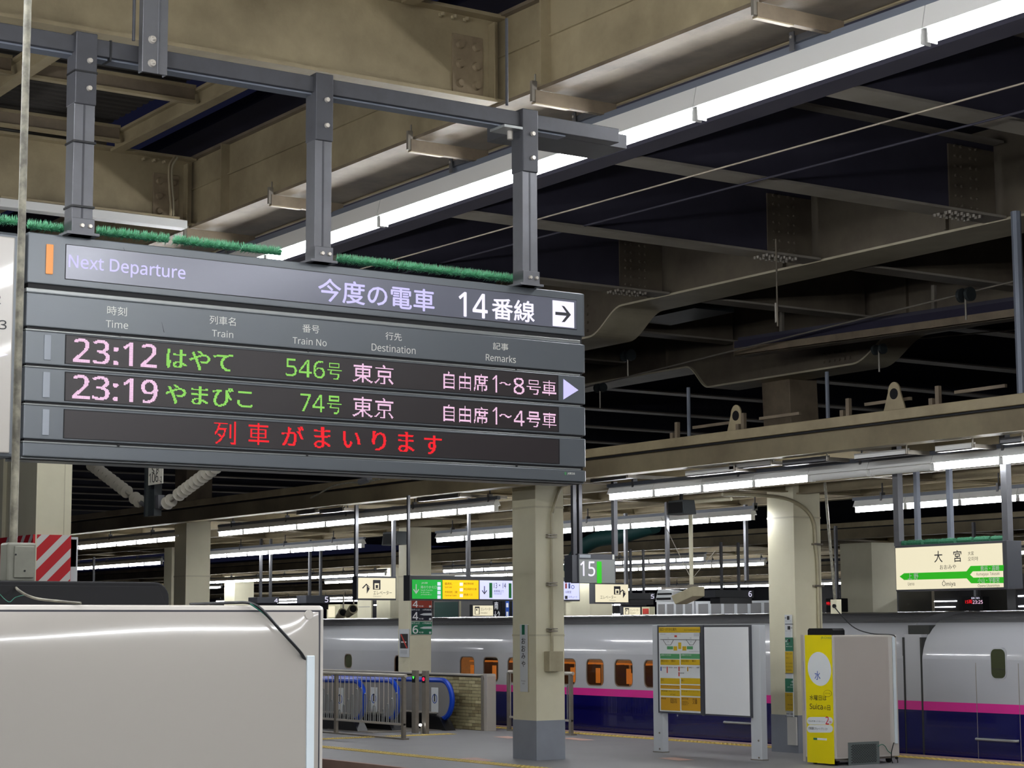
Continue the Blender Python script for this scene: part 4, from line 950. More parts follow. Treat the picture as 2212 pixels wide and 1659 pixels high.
for q in ((190, 240), (438, 472)): Rr('map_line', 'text_black', q[0], 356, q[1], 360)
for u0, v0, u1, v1, m_ in ((200, 372, 262, 405, 'paper_green'), (410, 372, 472, 405, 'paper_green'), (268, 372, 306, 418, 'paper_yellow'), (318, 332, 350, 400, 'paper_yellow'), (362, 372, 404, 418, 'paper_yellow'), (278, 256, 304, 276, 'paper_red'),
        (127, 450, 332, 506, 'paper_green'), (344, 450, 547, 506, 'paper_green'), (130, 510, 332, 572, 'paper_yellow'), (344, 510, 547, 572, 'paper_yellow'), (130, 588, 142, 632, 'paper_blue'), (196, 588, 207, 655, 'paper_red'), (320, 588, 332, 636, 'paper_red'), (320, 645, 332, 690, 'paper_red'), (412, 590, 424, 636, 'paper_orange'),
        (130, 706, 334, 775, 'paper_yellow'), (346, 706, 550, 775, 'paper_yellow'), (130, 780, 334, 826, 'paper_orange'), (346, 780, 550, 826, 'paper_orange'), (132, 832, 336, 902, 'paper_yellow'), (348, 832, 552, 902, 'paper_yellow'), (134, 908, 338, 1056, 'paper_orange'), (350, 908, 554, 1060, 'paper_orange')): Rr('poster_field', m_, u0, v0, u1, v1)
for s_, m_, u0, v0, u1, v1 in (('JR線のりかえ口', 'text_white', 135, 455, 240, 476), ('JR線のりかえ口', 'text_white', 352, 455, 455, 476), ('改札口 北口', 'text_brown', 135, 516, 214, 540), ('改札口 南口', 'text_brown', 352, 516, 430, 540), ('西口', 'text_brown', 245, 516, 285, 540), ('東口', 'text_brown', 462, 516, 502, 540), ('京浜東北線', 'text_black', 146, 590, 190, 604), ('宇都宮線・高崎線', 'text_black', 212, 590, 308, 604), ('上野東京ライン', 'text_black', 336, 590, 400, 604), ('湘南新宿ライン', 'text_black', 430, 590, 488, 604), ('川越線', 'text_black', 505, 590, 540, 604), ('埼京線', 'text_black', 336, 648, 380, 662), ('北口', 'text_black', 137, 714, 165, 738), ('南口', 'text_black', 352, 720, 380, 744), ('エレベーター きっぷうりば', 'text_black', 140, 786, 320, 802), ('待合室 コンコース', 'text_black', 140, 838, 325, 856), ('待合室 コンコース', 'text_black', 352, 842, 535, 858), ('みどりの窓口', 'text_black', 236, 872, 290, 890), ('駅長室', 'text_black', 140, 916, 188, 932), ('東口方面バスのりば', 'text_black', 236, 916, 305, 978), ('西口方面', 'text_black', 356, 920, 425, 936), ('バスのりば タクシー', 'text_black', 356, 945, 430, 1000), ('交番', 'text_red' if 0 else 'text_brown', 468, 920, 520, 985)):
    T(s_, m_, u0, v0, u1, v1)
for u0, v0, u1, v1 in ((128, 240, 184, 250), (240, 238, 342, 246), (482, 232, 545, 268), (205, 280, 218, 292), (440, 280, 456, 292), (205, 318, 216, 330), (445, 318, 456, 330), (430, 424, 535, 434)): Rr('map_note', 'louvre', u0, v0, u1, v1)
mb = MB()
for u, v in ((122, 1287), (125, 1457), (1170, 1370), (1175, 1550)):
    a = ib.px(*z_(u, v)); mb.cyl((a[0], 0, a[1]), (a[0], -.012, a[1]), .016, 6)
mb.build('post_screw', 'steel_dark', ib.o)
# ================================================================== yellow sided vending cabinet
th = math.radians(0)
dC = ray(1806, 1655); tC = (0-CZ)/dC.z; Cn = Vector((0, 0, CZ))+dC*tC; Cn.z = 0
view = Vector((fw.x, fw.y, 0)).normalized(); right = Vector((-view.y, view.x, 0))*-1
a35 = math.radians(33)
bdir = (right*math.cos(a35)-(-view)*0+view*math.sin(a35)).normalized()     # back face runs right and away
sdir = (-right*math.sin(a35)+view*math.cos(a35)).normalized()             # side face runs left and away
rz = math.atan2(bdir.y, bdir.x)
vc = Fr('vending_cabinet', 'white vending cabinet with bright yellow poster side standing right of the info board', 'vending cabinet', tuple(Cn), rz)
wB = vc.px(1940, 1500)[0]; hC = vc.px(1806, 1372)[1]
# depth of the side from the left silhouette
lo, hi = .2, 2.5
def proj(p):
    d = p-Vector((0, 0, CZ)); c_ = Vector((d.dot(r2), -d.dot(u2), d.dot(fw))); return W/2+FPX*c_.x/c_.z, H/2+FPX*c_.y/c_.z
for _ in range(40):
    m_ = (lo+hi)/2
    if proj(Cn+sdir*m_+Vector((0, 0, 1)))[0] > 1734: lo = m_
    else: hi = m_
dS = lo
zb_ = .1
B('cabinet_body', 'cab_white', vc.o, 0, wB, 0, dS, zb_, hC, bevel=.012)
B('back_sheet', 'cab_grey', vc.o, .03, wB*.86, -.004, 0, zb_+.03, hC-.03)
def vx(u, v): return vc.px(u, v)
B('raceway', 'raceway', vc.o, vx(1928, 1450)[0], vx(1933, 1450)[0], -.025, -.004, vx(1930, 1606)[1], hC-.03, bevel=.002)
for x_, y_ in ((.12, .12), (wB-.12, .12), (.12, dS-.12), (wB-.12, dS-.12)): MB().cyl((x_-.02, y_, .05), (x_+.02, y_, .05), .05, 12).build('caster', 'black', vc.o)
B('underframe', 'steel_dark', vc.o, .05, wB-.05, .05, dS-.05, .07, zb_)
a = vx(1831, 1604); b = vx(1899, 1651)
B('grille_frame', 'grille', vc.o, a[0], b[0], -.015, -.004, b[1], a[1], bevel=.003)
gf = MB(); nx, nz = 10, 14; gx0, gx1, gz0, gz1 = a[0]+.05, b[0]-.06, b[1]+.04, a[1]-.03
for i in range(nx):
    for j in range(nz):
        x = gx0+(i+(.5 if j % 2 else 0))*(gx1-gx0)/nx; z = gz0+j*(gz1-gz0)/nz; gf.box(x, min(gx1, x+(gx1-gx0)/nx*.8), -.017, -.0155, z, z+(gz1-gz0)/nz*.55)
gf.build('grille_slots', 'gap_black', vc.o)['kind'] = 'stuff'
# side poster (face x=0, normal -x): own frame parented as parts
def sx(u, v, off=-.006):
    "pixel on the side face -> (distance along the side, z)"
    n_ = -bdir; q_ = Cn+n_*(-off); o_ = Vector((0, 0, CZ)); d = ray(u, v); w = o_+d*((q_-o_).dot(n_)/d.dot(n_)); return (w-Cn).dot(sdir), w.z
def srect(name, m, u0, v0, u1, v1, off=.006, base=0, bevel=0):
    a = sx(u0, v0); b = sx(u1, v1); return B(name, m, vc.o, -off, -base, b[0], a[0], b[1], a[1], bevel=bevel)
def stext(s, m, u0, v0, u1, v1, off=.012, bold=0, name='lettering'):
    a = sx(u0, v0); b = sx(u1, v1)
    o = text(s, m, 0, a[0]-b[0], b[1], a[1], 0, name, vc.o, bold)
    if o: o.rotation_euler = (0, 0, -math.pi/2); o.location = (-off, a[0], 0)
    return o
def zc(u, v): return 1660+u*.21645, 1300+v*.2164
srect('yellow_poster', 'kiosk_yellow', *zc(362, 332), *zc(658, 1622), .008); 
def spoly(name, m, pts, off=.01):
    q = [sx(*zc(*p)) for p in pts]; n = len(q); mb = MB(); mb.v = [(-off, p[0], p[1]) for p in q]+[(-off+.0015, p[0], p[1]) for p in q]
    mb.f = [tuple(range(n)), tuple(reversed(range(n, 2*n)))]+[(i, (i+1) % n, n+(i+1) % n, n+i) for i in range(n)]; return mb.build(name, m, vc.o)
spoly('white_oval', 'paper_white', [(510+116*math.cos(t_)+12*math.sin(t_), 670+170*math.sin(t_)) for t_ in [2*math.pi*i/40 for i in range(40)]], .0095)
stext('水', 'kiosk_blue', *zc(462, 690), *zc(522, 780), bold=.01); stext('JR-Cross', 'poster_green', *zc(524, 346), *zc(630, 376)); stext('水曜日は', 'text_black', *zc(412, 928), *zc(582, 988)); stext('Suica', 'text_black', *zc(414, 1015), *zc(545, 1076), bold=.01); stext('の', 'text_black', *zc(556, 1045), *zc(582, 1076)); stext('日', 'text_black', *zc(590, 1032), *zc(620, 1084))
spoly('speech_bubble', 'text_brown', [(592+42*math.cos(t_), 915+34*math.sin(t_)) for t_ in [2*math.pi*i/24 for i in range(24)]], .0095); spoly('speech_bubble_inner', 'kiosk_yellow', [(592+39*math.cos(t_), 915+31*math.sin(t_)) for t_ in [2*math.pi*i/24 for i in range(24)]], .0105)
stext('エキナカも', 'text_black', *zc(562, 906), *zc(622, 924), off=.0115)
for v0, v1 in ((1150, 1226), (1230, 1305)):
    spoly('white_pill', 'paper_white', [(610+34*math.cos(t_), (v0+v1)/2+38*math.sin(t_)) for t_ in [math.pi*(i/8-.5) for i in range(9)]]+[(420+34*math.cos(t_), (v0+v1)/2+38*math.sin(t_)) for t_ in [math.pi*(i/8+.5) for i in range(9)]], .0095)
stext('Suicaを使ってポイント', 'text_black', *zc(404, 1180), *zc(566, 1205)); stext('2', 'kiosk_red', *zc(572, 1145), *zc(606, 1224), bold=.04); stext('倍!', 'kiosk_red', *zc(608, 1188), *zc(634, 1212)); stext('対象店舗 エキュート グランスタ', 'text_black', *zc(402, 1246), *zc(590, 1286))
srect('green_tag', 'poster_green', *zc(450, 1356), *zc(488, 1380), .0095); srect('white_tag', 'paper_white', *zc(488, 1358), *zc(584, 1384), .0095)
a = sx(*zc(345, 700)); srect('blue_edge_strip', 'paper_blue', *zc(347, 592), *zc(356, 1086), .005); srect('door_seam', 'cab_grey', *zc(343, 330), *zc(346, 1590), .003)
h0 = vc.px(1836, 1357)[1]
hd2 = thing('cabinet_hood', 'small black hood on top of the yellow sided vending cabinet', 'hood', Cn+Vector((0, 0, hC)), rz)
hw0 = -.0; pL = 0
MB().prism([(.02, 0), (.02, h0-hC-.03), (.05, h0-hC), (dS-.15, h0-hC), (dS-.12, h0-hC-.03), (dS-.12, 0)], 0, .02, .26).build('hood_shell', 'black', hd2, bevel=.006)
t = thing('power_cable', 'thin black cables at the lower right of the yellow sided cabinet', 'cable', Cn, rz)
def vp(u, v, y=-.03): a = vc.px(u, v, y); return Vector((a[0], y, a[1]))
MB().tube(smooth_path([vp(1931, 1604), vp(1926, 1625), vp(1927, 1645), vp(1933, 1652), vp(1939, 1648), vp(1938, 1640)]), .008, 6).build('loop', 'black_cable', t); MB().tube(smooth_path([vp(1897, 1612), vp(1905, 1608), vp(1912, 1612), vp(1918, 1622), vp(1926, 1628)]), .006, 6).build('lead', 'green_cable', t)
MB().ball(vp(1937, 1637), .025).build('cable_gland', 'black', t)
# socket pole hanging beside it
a = P(1355, 1052, 1, 21.3); b = P(1443, 1312, 1, 21.3)
a = P(1779, 1040, 1, 21.3); b = P(1804, 1312, 1, 21.3)
t = thing('conduit_pole', 'thin leaning conduit pole with a cream plug box above the yellow sided cabinet', 'pole', b)
MB().cyl((0, 0, .1), a-b+Vector((0, 0, .3)), .022, 8).build('pipe', 'conduit_grey', t); B('plug_box', 'cream', t, -.05, .09, -.05, .05, -.1, .12, bevel=.006)
MB().cyl((.05, -.05, .02), (.05, -.08, .02), .03, 10).build('plug', 'black', t)
MB().tube(smooth_path([Vector((.05, -.08, .02)), P(1840, 1352, 1, 21.2)-b, P(1880, 1368, 1, 21.3)-b, P(1925, 1371, 1, 21.6)-b, P(1934, 1376, 1, 21.7)-b]), .009, 6).build('cable', 'black_cable', t)
# ================================================================== signs on columns
s = Fr('station_name_plate', 'narrow vertical white plate with station name in kana and green bar on the middle column', 'sign', (-26.4, 18.03, 1), A_)
z9 = lambda u, v: (1060+u*.2164, 1300+v*.2164)
s.rect('plate', 'paper_white', *z9(290, 228), *z9(368, 900), .02, 0, bevel=.003); s.rect('plate_edge', 'conduit', *z9(368, 232), *z9(377, 903), .02, .003)
s.rect('green_bar', 'poster_green', *z9(310, 230), *z9(338, 328), 0, -.003)
for ch, v0, v1 in (('お', 360, 420), ('お', 435, 498), ('み', 515, 570), ('や', 590, 648)): s.txt(ch, 'text_black', *z9(307, v0), *z9(345, v1), y=-.003, bold=.03)
s.txt('Ōmiya', 'dark_text', *z9(304, 780), *z9(346, 798), y=-.003); s.txt('大宮', 'dark_text', *z9(314, 808), *z9(336, 824), y=-.003)
s = Fr('direction_panel', 'vertical strip of white, green and yellow direction signs on the column beside the yellow cabinet', 'sign', (-25.2, 22.46, 1), A_)
s.rect('backing', 'paper_white', *zc(160, 130), *zc(245, 1150), .03, 0); s.rect('lower_cover', 'white_paint', *zc(184, 1148), *zc(280, 1435), .03, 0, bevel=.004)
for nm, m_, v0, v1 in (('black_line', 'text_black', 220, 226), ('green_field', 'poster_green', 356, 492), ('yellow_field', 'paper_yellow', 495, 712), ('black_line', 'text_black', 713, 719), ('green_field', 'poster_green', 765, 902), ('yellow_field', 'paper_yellow', 906, 1090), ('black_line', 'text_black', 1092, 1097), ('black_line', 'text_black', 1142, 1148)): s.rect(nm, m_, *zc(165, v0), *zc(246, v1), 0, -.003)
for st_, m_, u0, v0, u1, v1 in (('←', 'text_black', 162, 150, 184, 172), ('→', 'text_black', 218, 250, 238, 272), ('エレベーター', 'text_black', 168, 186, 232, 196), ('エレベーター', 'text_black', 168, 284, 232, 296), ('↙', 'text_white', 170, 374, 192, 402), ('JR線', 'text_white', 176, 415, 200, 428), ('南のりかえ口', 'text_white', 176, 440, 236, 452), ('西改札 北改札', 'text_brown', 174, 512, 238, 526), ('出口', 'text_brown', 176, 552, 206, 566), ('みどりの窓口', 'text_black', 174, 606, 240, 620), ('きっぷうりば', 'text_black', 174, 640, 240, 654), ('新幹線改札', 'text_black', 176, 676, 236, 690), ('→', 'text_white', 222, 784, 246, 814), ('JR線', 'text_white', 216, 822, 244, 838), ('北のりかえ口', 'text_white', 188, 845, 244, 858), ('西改札 東改札', 'text_brown', 184, 925, 240, 940), ('エキュート', 'text_brown', 214, 966, 244, 980), ('待合室', 'text_black', 190, 1020, 240, 1036), ('トイレ', 'text_black', 190, 1056, 240, 1072), ('→', 'text_black', 244-30, 1108, 244, 1132), ('番線', 'text_black', 178, 1110, 206, 1124)):
    s.txt(st_, m_, *zc(u0, v0), *zc(u1, v1), y=-.004)
for u0, v0, u1, v1 in ((184, 142, 208, 180), (190, 242, 216, 278), (198, 372, 216, 402)): s.rect('lift_symbol', 'text_black', *zc(u0, v0), *zc(u1, v1), 0, -.0035)
za = lambda u, v: (690+u*.21638, 1300+v*.2164)
s = Fr('boarding_posters', 'stack of brown, navy and green boarding position posters on the column behind the tiled wall', 'poster', (-37.4, 22.9, 1.8), B_)
for nm, m_, v0, v1, big, jp, fs in (('brown_poster', 'poster_brown', -16, 62, '4', '号車', 'つばさ'), ('navy_poster', 'poster_navy', 64, 188, '4', '号車', 'はやぶさ'), ('green_poster', 'poster_green', 198, 324, '6', '号車', 'はやぶさ')):
    s.rect(nm, m_, *za(920, v0), *za(1124, v1), 0, -.006); s.rect('poster_edge', 'white_paint', *za(914, v0-3), *za(1127, v1+3), .012, 0)
    hh = v1-v0; s.txt(big, 'text_white', *za(932, v0+hh*(.1 if v0 < 0 else .32)), *za(984, v1-8), y=-.008, bold=.05); s.txt(jp, 'text_white', *za(992, v1-26), *za(1040, v1-10), y=-.008); 
    if v0 > 0: s.txt(fs, 'text_white', *za(922, v0+4), *za(1000, v0+24), y=-.008); s.txt('10両編成' if v0 < 150 else '17両編成', 'text_white', *za(1032, v0+6), *za(1116, v0+24), y=-.008)
    s.rect('small_mark', 'paper_white', *za(1095, v1-26), *za(1116, v1-6), -.006, -.008)
    if v0 > 0: poly_px(s, 'train_picture', 'paper_white', [za(1000, v0+64), za(1040, v0+50), za(1120, v0+48), za(1120, v0+72), za(1040, v0+72)], -.0085)
s = Fr('no_smoking_notice', 'small white no-smoking notice with red slash on the shaded side of the poster column', 'sign', (-37.6, 22.58, 1.6), A_)
s.rect('plate', 'paper_white', *za(796, 272), *za(894, 552), .01, 0); s.rect('black_field', 'text_black', *za(806, 320), *za(882, 466), 0, -.003)
poly_px(s, 'red_slash', 'paper_red', [za(808, 325), za(820, 325), za(880, 462), za(866, 462)], -.006); s.rect('cigarette', 'text_white', *za(815, 396), *za(866, 408), 0, -.005); s.rect('caption', 'louvre', *za(808, 480), *za(874, 516), 0, -.003)
# ================================================================== hanging signs
def hung(fr, u_list, ztop_local, zc_=None, w=.05, m='galv', up_to=4.3, y=.1):
    for u, v in u_list:
        a = fr.px(u, v, y); B('hanger_post', m, fr.o, a[0]-w/2, a[0]+w/2, y-w/2, y+w/2, ztop_local, up_to-fr.loc.z)
zd = lambda u, v: (960+u*.24108, 1020+v*.2411)
ze = lambda u, v: (460+u*.24412, 1020+v*.2441)
s = Fr('exit_sign', 'wide lit hanging sign, green transfer field, yellow exit field and white platform 13-14 field', 'sign', (-28.3, 17.1, 2.5), B_)
a = s.px(*ze(1755, 912)); b = s.px(1250, 1300)
B('casing', 'sign_dark', s.o, a[0]-.015, b[0]+.03, .004, .22, s.px(890, 1297)[1], s.px(890, 1243)[1], bevel=.004)
B('casing_end', 'sign_dark', s.o, a[0]-.03, a[0]-.015, .0, .2, s.px(890, 1297)[1]-.005, s.px(890, 1243)[1]+.005)
zt0 = s.px(890, 1252)[1]; zt1 = s.px(890, 1293.5)[1]
xs_ = [s.px(u, 1270)[0] for u in (890, 955, 956, 1033.5, 1036, 1112, 1218.5, 1252)]
B('green_field', 'sign_green', s.o, xs_[0], xs_[1], 0, -.004, zt1, zt0); B('yellow_field', 'sign_yellow', s.o, xs_[2], xs_[3], 0, -.004, zt1, zt0); B('white_field', 'sign_lilac', s.o, xs_[4], s.px(1251, 1270)[0], 0, -.004, zt1, zt0)
s.txt('↓', 'text_white', 893, 1262, 905, 1283, bold=.03)
for st_, m_, u0, v0, u1, v1 in (('JR線', 'text_white', 910, 1257, 924, 1262), ('南のりかえ口', 'text_white', 909, 1265, 943, 1271.5), ('South Transfer', 'text_white', 909, 1273, 935, 1276.5), ('to JR Lines', 'text_white', 909, 1278, 928, 1281.5), ('JR线换乘口', 'text_white', 909, 1283, 932, 1286), ('南改札', 'text_brown', 961, 1258, 977, 1264), ('South Gate', 'text_brown', 961, 1266, 976, 1270), ('中央改札（東）', 'text_brown', 961, 1276, 989, 1282), ('Central Gate', 'text_brown', 961, 1284, 986, 1288), ('東武野田線', 'text_brown', 1002, 1258.5, 1023, 1263), ('埼玉新都市交通', 'text_brown', 1002, 1270, 1029, 1275), ('高速バス', 'text_brown', 1002, 1282, 1021, 1287)): s.txt(st_, m_, u0, v0, u1, v1)
for v in (1257.5, 1267, 1276.5, 1286): s.rect('line_badge', 'sign_lilac', 945, v, 952, v+7.5, -.004, -.006)
for v in (1258.5, 1270.5, 1283): s.rect('exit_badge', 'sign_white', 993, v, 1000, v+7, -.004, -.006)
s.txt('↓', 'dark_text', 1041, 1266, 1052, 1284, bold=.02); s.rect('green_bar', 'sign_green_dark', 1057, 1259, 1063.5, 1291.5, -.004, -.006); s.txt('13・14', 'dark_text', 1067, 1259, 1093, 1271); s.txt('新幹線上り', 'dark_text', 1067, 1274, 1088, 1280); s.txt('Shinkansen', 'dark_text', 1067, 1281, 1084, 1284); s.rect('green_bar', 'sign_green_dark', 1099, 1260, 1105, 1292, -.004, -.006); s.txt('1', 'dark_text', 1109, 1261, 1112, 1272)
for u, m_ in ((1220, 'paper_red'), (1227, 'paper_blue')):
    a = s.px(u+2.4, 1264); B('person_symbol', m_, s.o, a[0]-.018, a[0]+.018, -.006, -.004, a[1]-.06, a[1]+.03); MB().ball((a[0], -.006, a[1]+.05), .015).build('person_symbol_head', m_, s.o)
s.txt('化粧室', 'dark_text', 1221, 1276, 1234, 1281.5); s.txt('エキュート', 'dark_text', 1228, 1287, 1247, 1292); s.rect('shop_symbol', 'dark_text', 1220.5, 1287, 1226, 1294, -.004, -.006)
ring([(s.px(1237, 1268)[0]+.035*math.cos(a_*.5236), s.px(1237, 1268)[1]+.035*math.sin(a_*.5236)) for a_ in range(12)], [(s.px(1237, 1268)[0]+.025*math.cos(a_*.5236), s.px(1237, 1268)[1]+.025*math.sin(a_*.5236)) for a_ in range(12)], -.006, -.004).build('wheelchair_symbol', 'paper_blue', s.o)
hung(s, ((882, 1200), (1013, 1200), (1243, 1180)), s.px(890, 1243)[1], w=.045)
def lift_sign(label, x, u0, v0, u1, v1, mirror=False, posts=(), small=False, y=18):
    s = Fr('elevator_sign', label, 'sign', (x, P(u0, v0, 0, x).y, P(u0, v1, 0, x).z), B_)
    a = s.px(u0, v0); b = s.px(u1, v1); hgt = a[1]-b[1]
    B('casing', 'sign_dark', s.o, a[0]-.03, b[0]+.02, .004, .16, b[1]-.03, a[1]+.03, bevel=.004); B('lit_face', 'sign_cream', s.o, a[0], b[0], -.004, .004, b[1], a[1])
    w = b[0]-a[0]; X = lambda f: a[0]+w*f; Z = lambda f: a[1]-hgt*f
    bx0 = .57 if mirror and not small else .40
    if small: bx0 = .08
    B('lift_symbol', 'dark_text', s.o, X(bx0-.01 if not small else .08), X(bx0+(.19 if not small else .24)), -.007, -.004, Z(.57 if not small else .88), Z(.1)); B('lift_symbol_car', 'sign_cream', s.o, X(bx0+.03), X(bx0+(.15 if not small else .2)), -.009, -.007, Z(.54 if not small else .84), Z(.26)); B('lift_symbol_people', 'dark_text', s.o, X(bx0+.06), X(bx0+.12), -.011, -.009, Z(.5), Z(.34))
    if small: text('エレベーター', 'dark_text', X(.38), X(.95), Z(.5), Z(.2), -.007, 'lettering', s.o); text('Elevator', 'dark_text', X(.38), X(.72), Z(.8), Z(.62), -.007, 'lettering', s.o)
    else:
        text('エレベーター', 'dark_text', X(.4 if not mirror else .14), X(.9 if not mirror else .62), Z(.82), Z(.62), -.007, 'lettering', s.o); text('Elevator', 'sign_grey', X(.4 if not mirror else .42), X(.62), Z(.93), Z(.85), -.007, 'lettering', s.o); text('↑', 'dark_text', X(.1 if not mirror else .7), X(.32 if not mirror else .94), Z(.76), Z(.28), -.007, 'arrow', s.o, .02)
    for u in posts: 
        q = s.px(u, v0, .08); B('hanger_post', 'galv', s.o, q[0]-.03, q[0]+.03, .05, .11, a[1]+.03, 4.3-s.loc.z)
    return s
lift_sign('lit elevator sign with upward arrow left of the green exit sign', -31, 774, 1248, 854, 1293, posts=(769, 850))
lift_sign('lit elevator sign with arrow at right, under the number 15 sign', -30.5, 1286, 1262, 1357, 1301, True)
lift_sign('small lit elevator sign seen between poster column and middle column', -52, 1022, 1308, 1065, 1330, small=True)
lift_sign('small elevator sign above the train roof left of the white louvres', -50, 1347, 1312, 1383, 1329, small=True)
s = Fr('platform_number_sign', 'hanging dark sign with white number 15 and green bar', 'sign', (-24.0, 17.4, 2.7), B_)
a = s.px(*zd(1200, 730)); b = s.px(*zd(1535, 1008)); B('casing', 'sign_dark', s.o, a[0], b[0], 0, .2, b[1]+.02, a[1], bevel=.004); B('end_frame', 'sign_dark', s.o, a[0]-.1, a[0], .02, .22, b[1]+.03, a[1]-.02)
s.rect('grey_face', 'sign_grey', *zd(1208, 780), *zd(1528, 994), 0, -.004); s.txt('15', 'white_glow', *zd(1218, 798), *zd(1350, 932), bold=.015); s.rect('green_bar', 'sign_line_green', *zd(1366, 800), *zd(1410, 996), -.004, -.007)
s.rect('small_label', 'grey_lamp', *zd(1212, 738), *zd(1310, 768), 0, -.003); s.rect('small_white_label', 'label_white', *zd(1506, 738), *zd(1522, 782), 0, -.003)
hung(s, ((1239, 1120), (1252, 1150)), a[1]-.02, w=.06, m='galv_dark'); hung(s, ((1327, 1100),), a[1]-.02, w=.07, m='galv')
# station name sign
zf = lambda u, v: (1800+u*.25323, 940+v*.25316)
s = Fr('station_name_sign', 'lit cream station name sign with a forked green line, hanging at right', 'sign', (-17.9, 18.0, 2.5), A_)
a = s.px(*zf(532, 970)); b = s.px(*zf(1452, 1312)); zt0 = s.px(1937, 1184)[1]; zb0 = s.px(1940, 1274)[1]
B('casing', 'sign_dark', s.o, a[0]-.02, s.px(2176, 1225)[0], .004, .26, zb0-.02, zt0+.03, bevel=.006); B('lit_face', 'sign_cream', s.o, a[0], b[0], -.004, .004, zb0, zt0)
s.txt('大', 'dark_text', *zf(860, 990), *zf(932, 1084), bold=.015); s.txt('宮', 'dark_text', *zf(1024, 984), *zf(1094, 1080), bold=.015); s.txt('大宮', 'dark_text', *zf(1148, 992), *zf(1198, 1024)); s.txt('오미야', 'dark_text', *zf(1148, 1038), *zf(1236, 1072)); s.txt('おおみや', 'dark_text', *zf(908, 1108), *zf(1048, 1142)); s.txt('Ōmiya', 'dark_text', *zf(928, 1238), *zf(1044, 1296)); s.txt('Ueno', 'dark_text', *zf(636, 1256), *zf(692, 1282)); s.txt('Kumagaya  Takasaki', 'dark_text', *zf(1222, 1172), *zf(1420, 1200)); s.txt('Oyama·Utsunomiya', 'dark_text', *zf(1232, 1272), *zf(1420, 1298))
poly_px(s, 'green_line', 'sign_line_green', [zf(566, 1206), zf(604, 1178), zf(1136, 1162), zf(1172, 1116), zf(1452, 1108), zf(1452, 1158), zf(1190, 1162), zf(1166, 1190), zf(1194, 1216), zf(1452, 1210), zf(1452, 1262), zf(1176, 1264), zf(1138, 1222), zf(604, 1236)], -.008)
s.txt('上 野', 'text_white', *zf(634, 1180), *zf(726, 1230), y=-.011, bold=.02); s.txt('熊谷・高崎', 'text_white', *zf(1256, 1116), *zf(1416, 1156), y=-.011, bold=.02); s.txt('小山・宇都宮', 'text_white', *zf(1232, 1218), *zf(1418, 1258), y=-.011, bold=.02)
hung(s, ((*zf(556, 700),), (*zf(1484, 700),)), zt0+.03, w=.09, m='galv', up_to=4.6); hung(s, ((*zf(722, 800),), (*zf(1002, 800),)), zt0+.03, w=.06, m='lamp_rail', up_to=4.25, y=.6)
for k, (u0, u1) in enumerate(((532, 622), (632, 765), (778, 910), (915, 1042), (1056, 1196), (1206, 1342), (1350, 1520))):
    x0 = P(*zf(u0, 930), 1, 18.1).x; x1 = P(*zf(u1, 930), 1, 18.1).x
    m_ = thing('bristle_brush', 'dark green brush on the station name sign, %s from the left' % ORD[k], 'brush', (x0, 18.12, 2.5+zt0+.06), 0, 'dark green brushes on the station name sign')
    MB().cyl((0, 0, 0), (x1-x0-.02, 0, 0), .035, 8).build('core', 'brush_dark', m_, smooth=True); q_ = MB()
    for i in range(120):
        s_ = random.random()*(x1-x0-.02); a_ = random.uniform(-2, 2); q_.poly([(s_-.004, 0, 0), (s_+.004, 0, 0), (s_, .05*math.sin(a_), .05*math.cos(a_))])
    q_.build('bristles', 'brush', m_)['kind'] = 'stuff'
# departure monitors with numbers
for k, (x, u0, v0, u1, v1, num, nu0, nu1) in enumerate(((-44, 556, 1290, 603, 1303, '4', 593, 600), (-44, 661, 1286, 713, 1303, '5', 702, 709), (-45, 1353, 1281, 1415, 1295, '5', 1406, 1413), (-40, 1545, 1274, 1628, 1291, '6', 1617, 1624))):
    s = Fr('platform_display', 'dark hanging platform display with white number %s%s' % (num, (' at the left behind the tube lights', ' left of the elevator sign', ' right of the elevator sign with arrow', ' left of the column with direction signs')[k]), 'display', (x, P(u0, v0, 0, x).y, P(u0, v1, 0, x).z), B_)
    a = s.px(u0, v0); b = s.px(u1, v1); B('casing', 'sign_dark', s.o, a[0], b[0], 0, .5, b[1], a[1], bevel=.006); s.txt(num, 'white_glow', nu0, v0+3, nu1, v1-2, bold=.02)
    B('lower_hood', 'shop_dark', s.o, a[0]+(b[0]-a[0])*.15, b[0]-.02, .05, .45, b[1]-(a[1]-b[1])*.8, b[1])
    for f in (.25, .7): B('hanger_post', 'galv', s.o, a[0]+(b[0]-a[0])*f-.03, a[0]+(b[0]-a[0])*f+.03, .1, .16, a[1], 4.3-s.loc.z)
# speaker, camera, floodlights
for k, (u0, v0, u1, v1, y, nm) in enumerate(((824, 1150, 860, 1176, 21, 'black box loudspeaker under the canopy left of the poster column'), (1440, 1082, 1478, 1110, 19.5, 'dark blue-grey loudspeaker hanging under the canopy right of the middle column'))):
    a = P(u0, v0, 1, y); b = P(u1, v1, 1, y); t = thing('loudspeaker', nm, 'loudspeaker', ((a.x+b.x)/2, y, b.z)); w = (b.x-a.x)/2
    MB().prism([(-w, 0), (w, 0), (w*.8, a.z-b.z), (-w*.8, a.z-b.z)], 1, 0, .25).build('cabinet', 'navy_post', t, bevel=.01); B('yoke', 'black', t, -.02, .02, .1, .14, a.z-b.z, 4.3-b.z)
    B('front_mesh', 'black', t, -w*.8, w*.8, -.005, 0, .02, (a.z-b.z)*.85)
t = thing('camera_mount', 'cream ceiling pole carrying a white camera box with two stay wires', 'camera', P(1494, 1268, 1, 20.5)); o = t.location.copy()
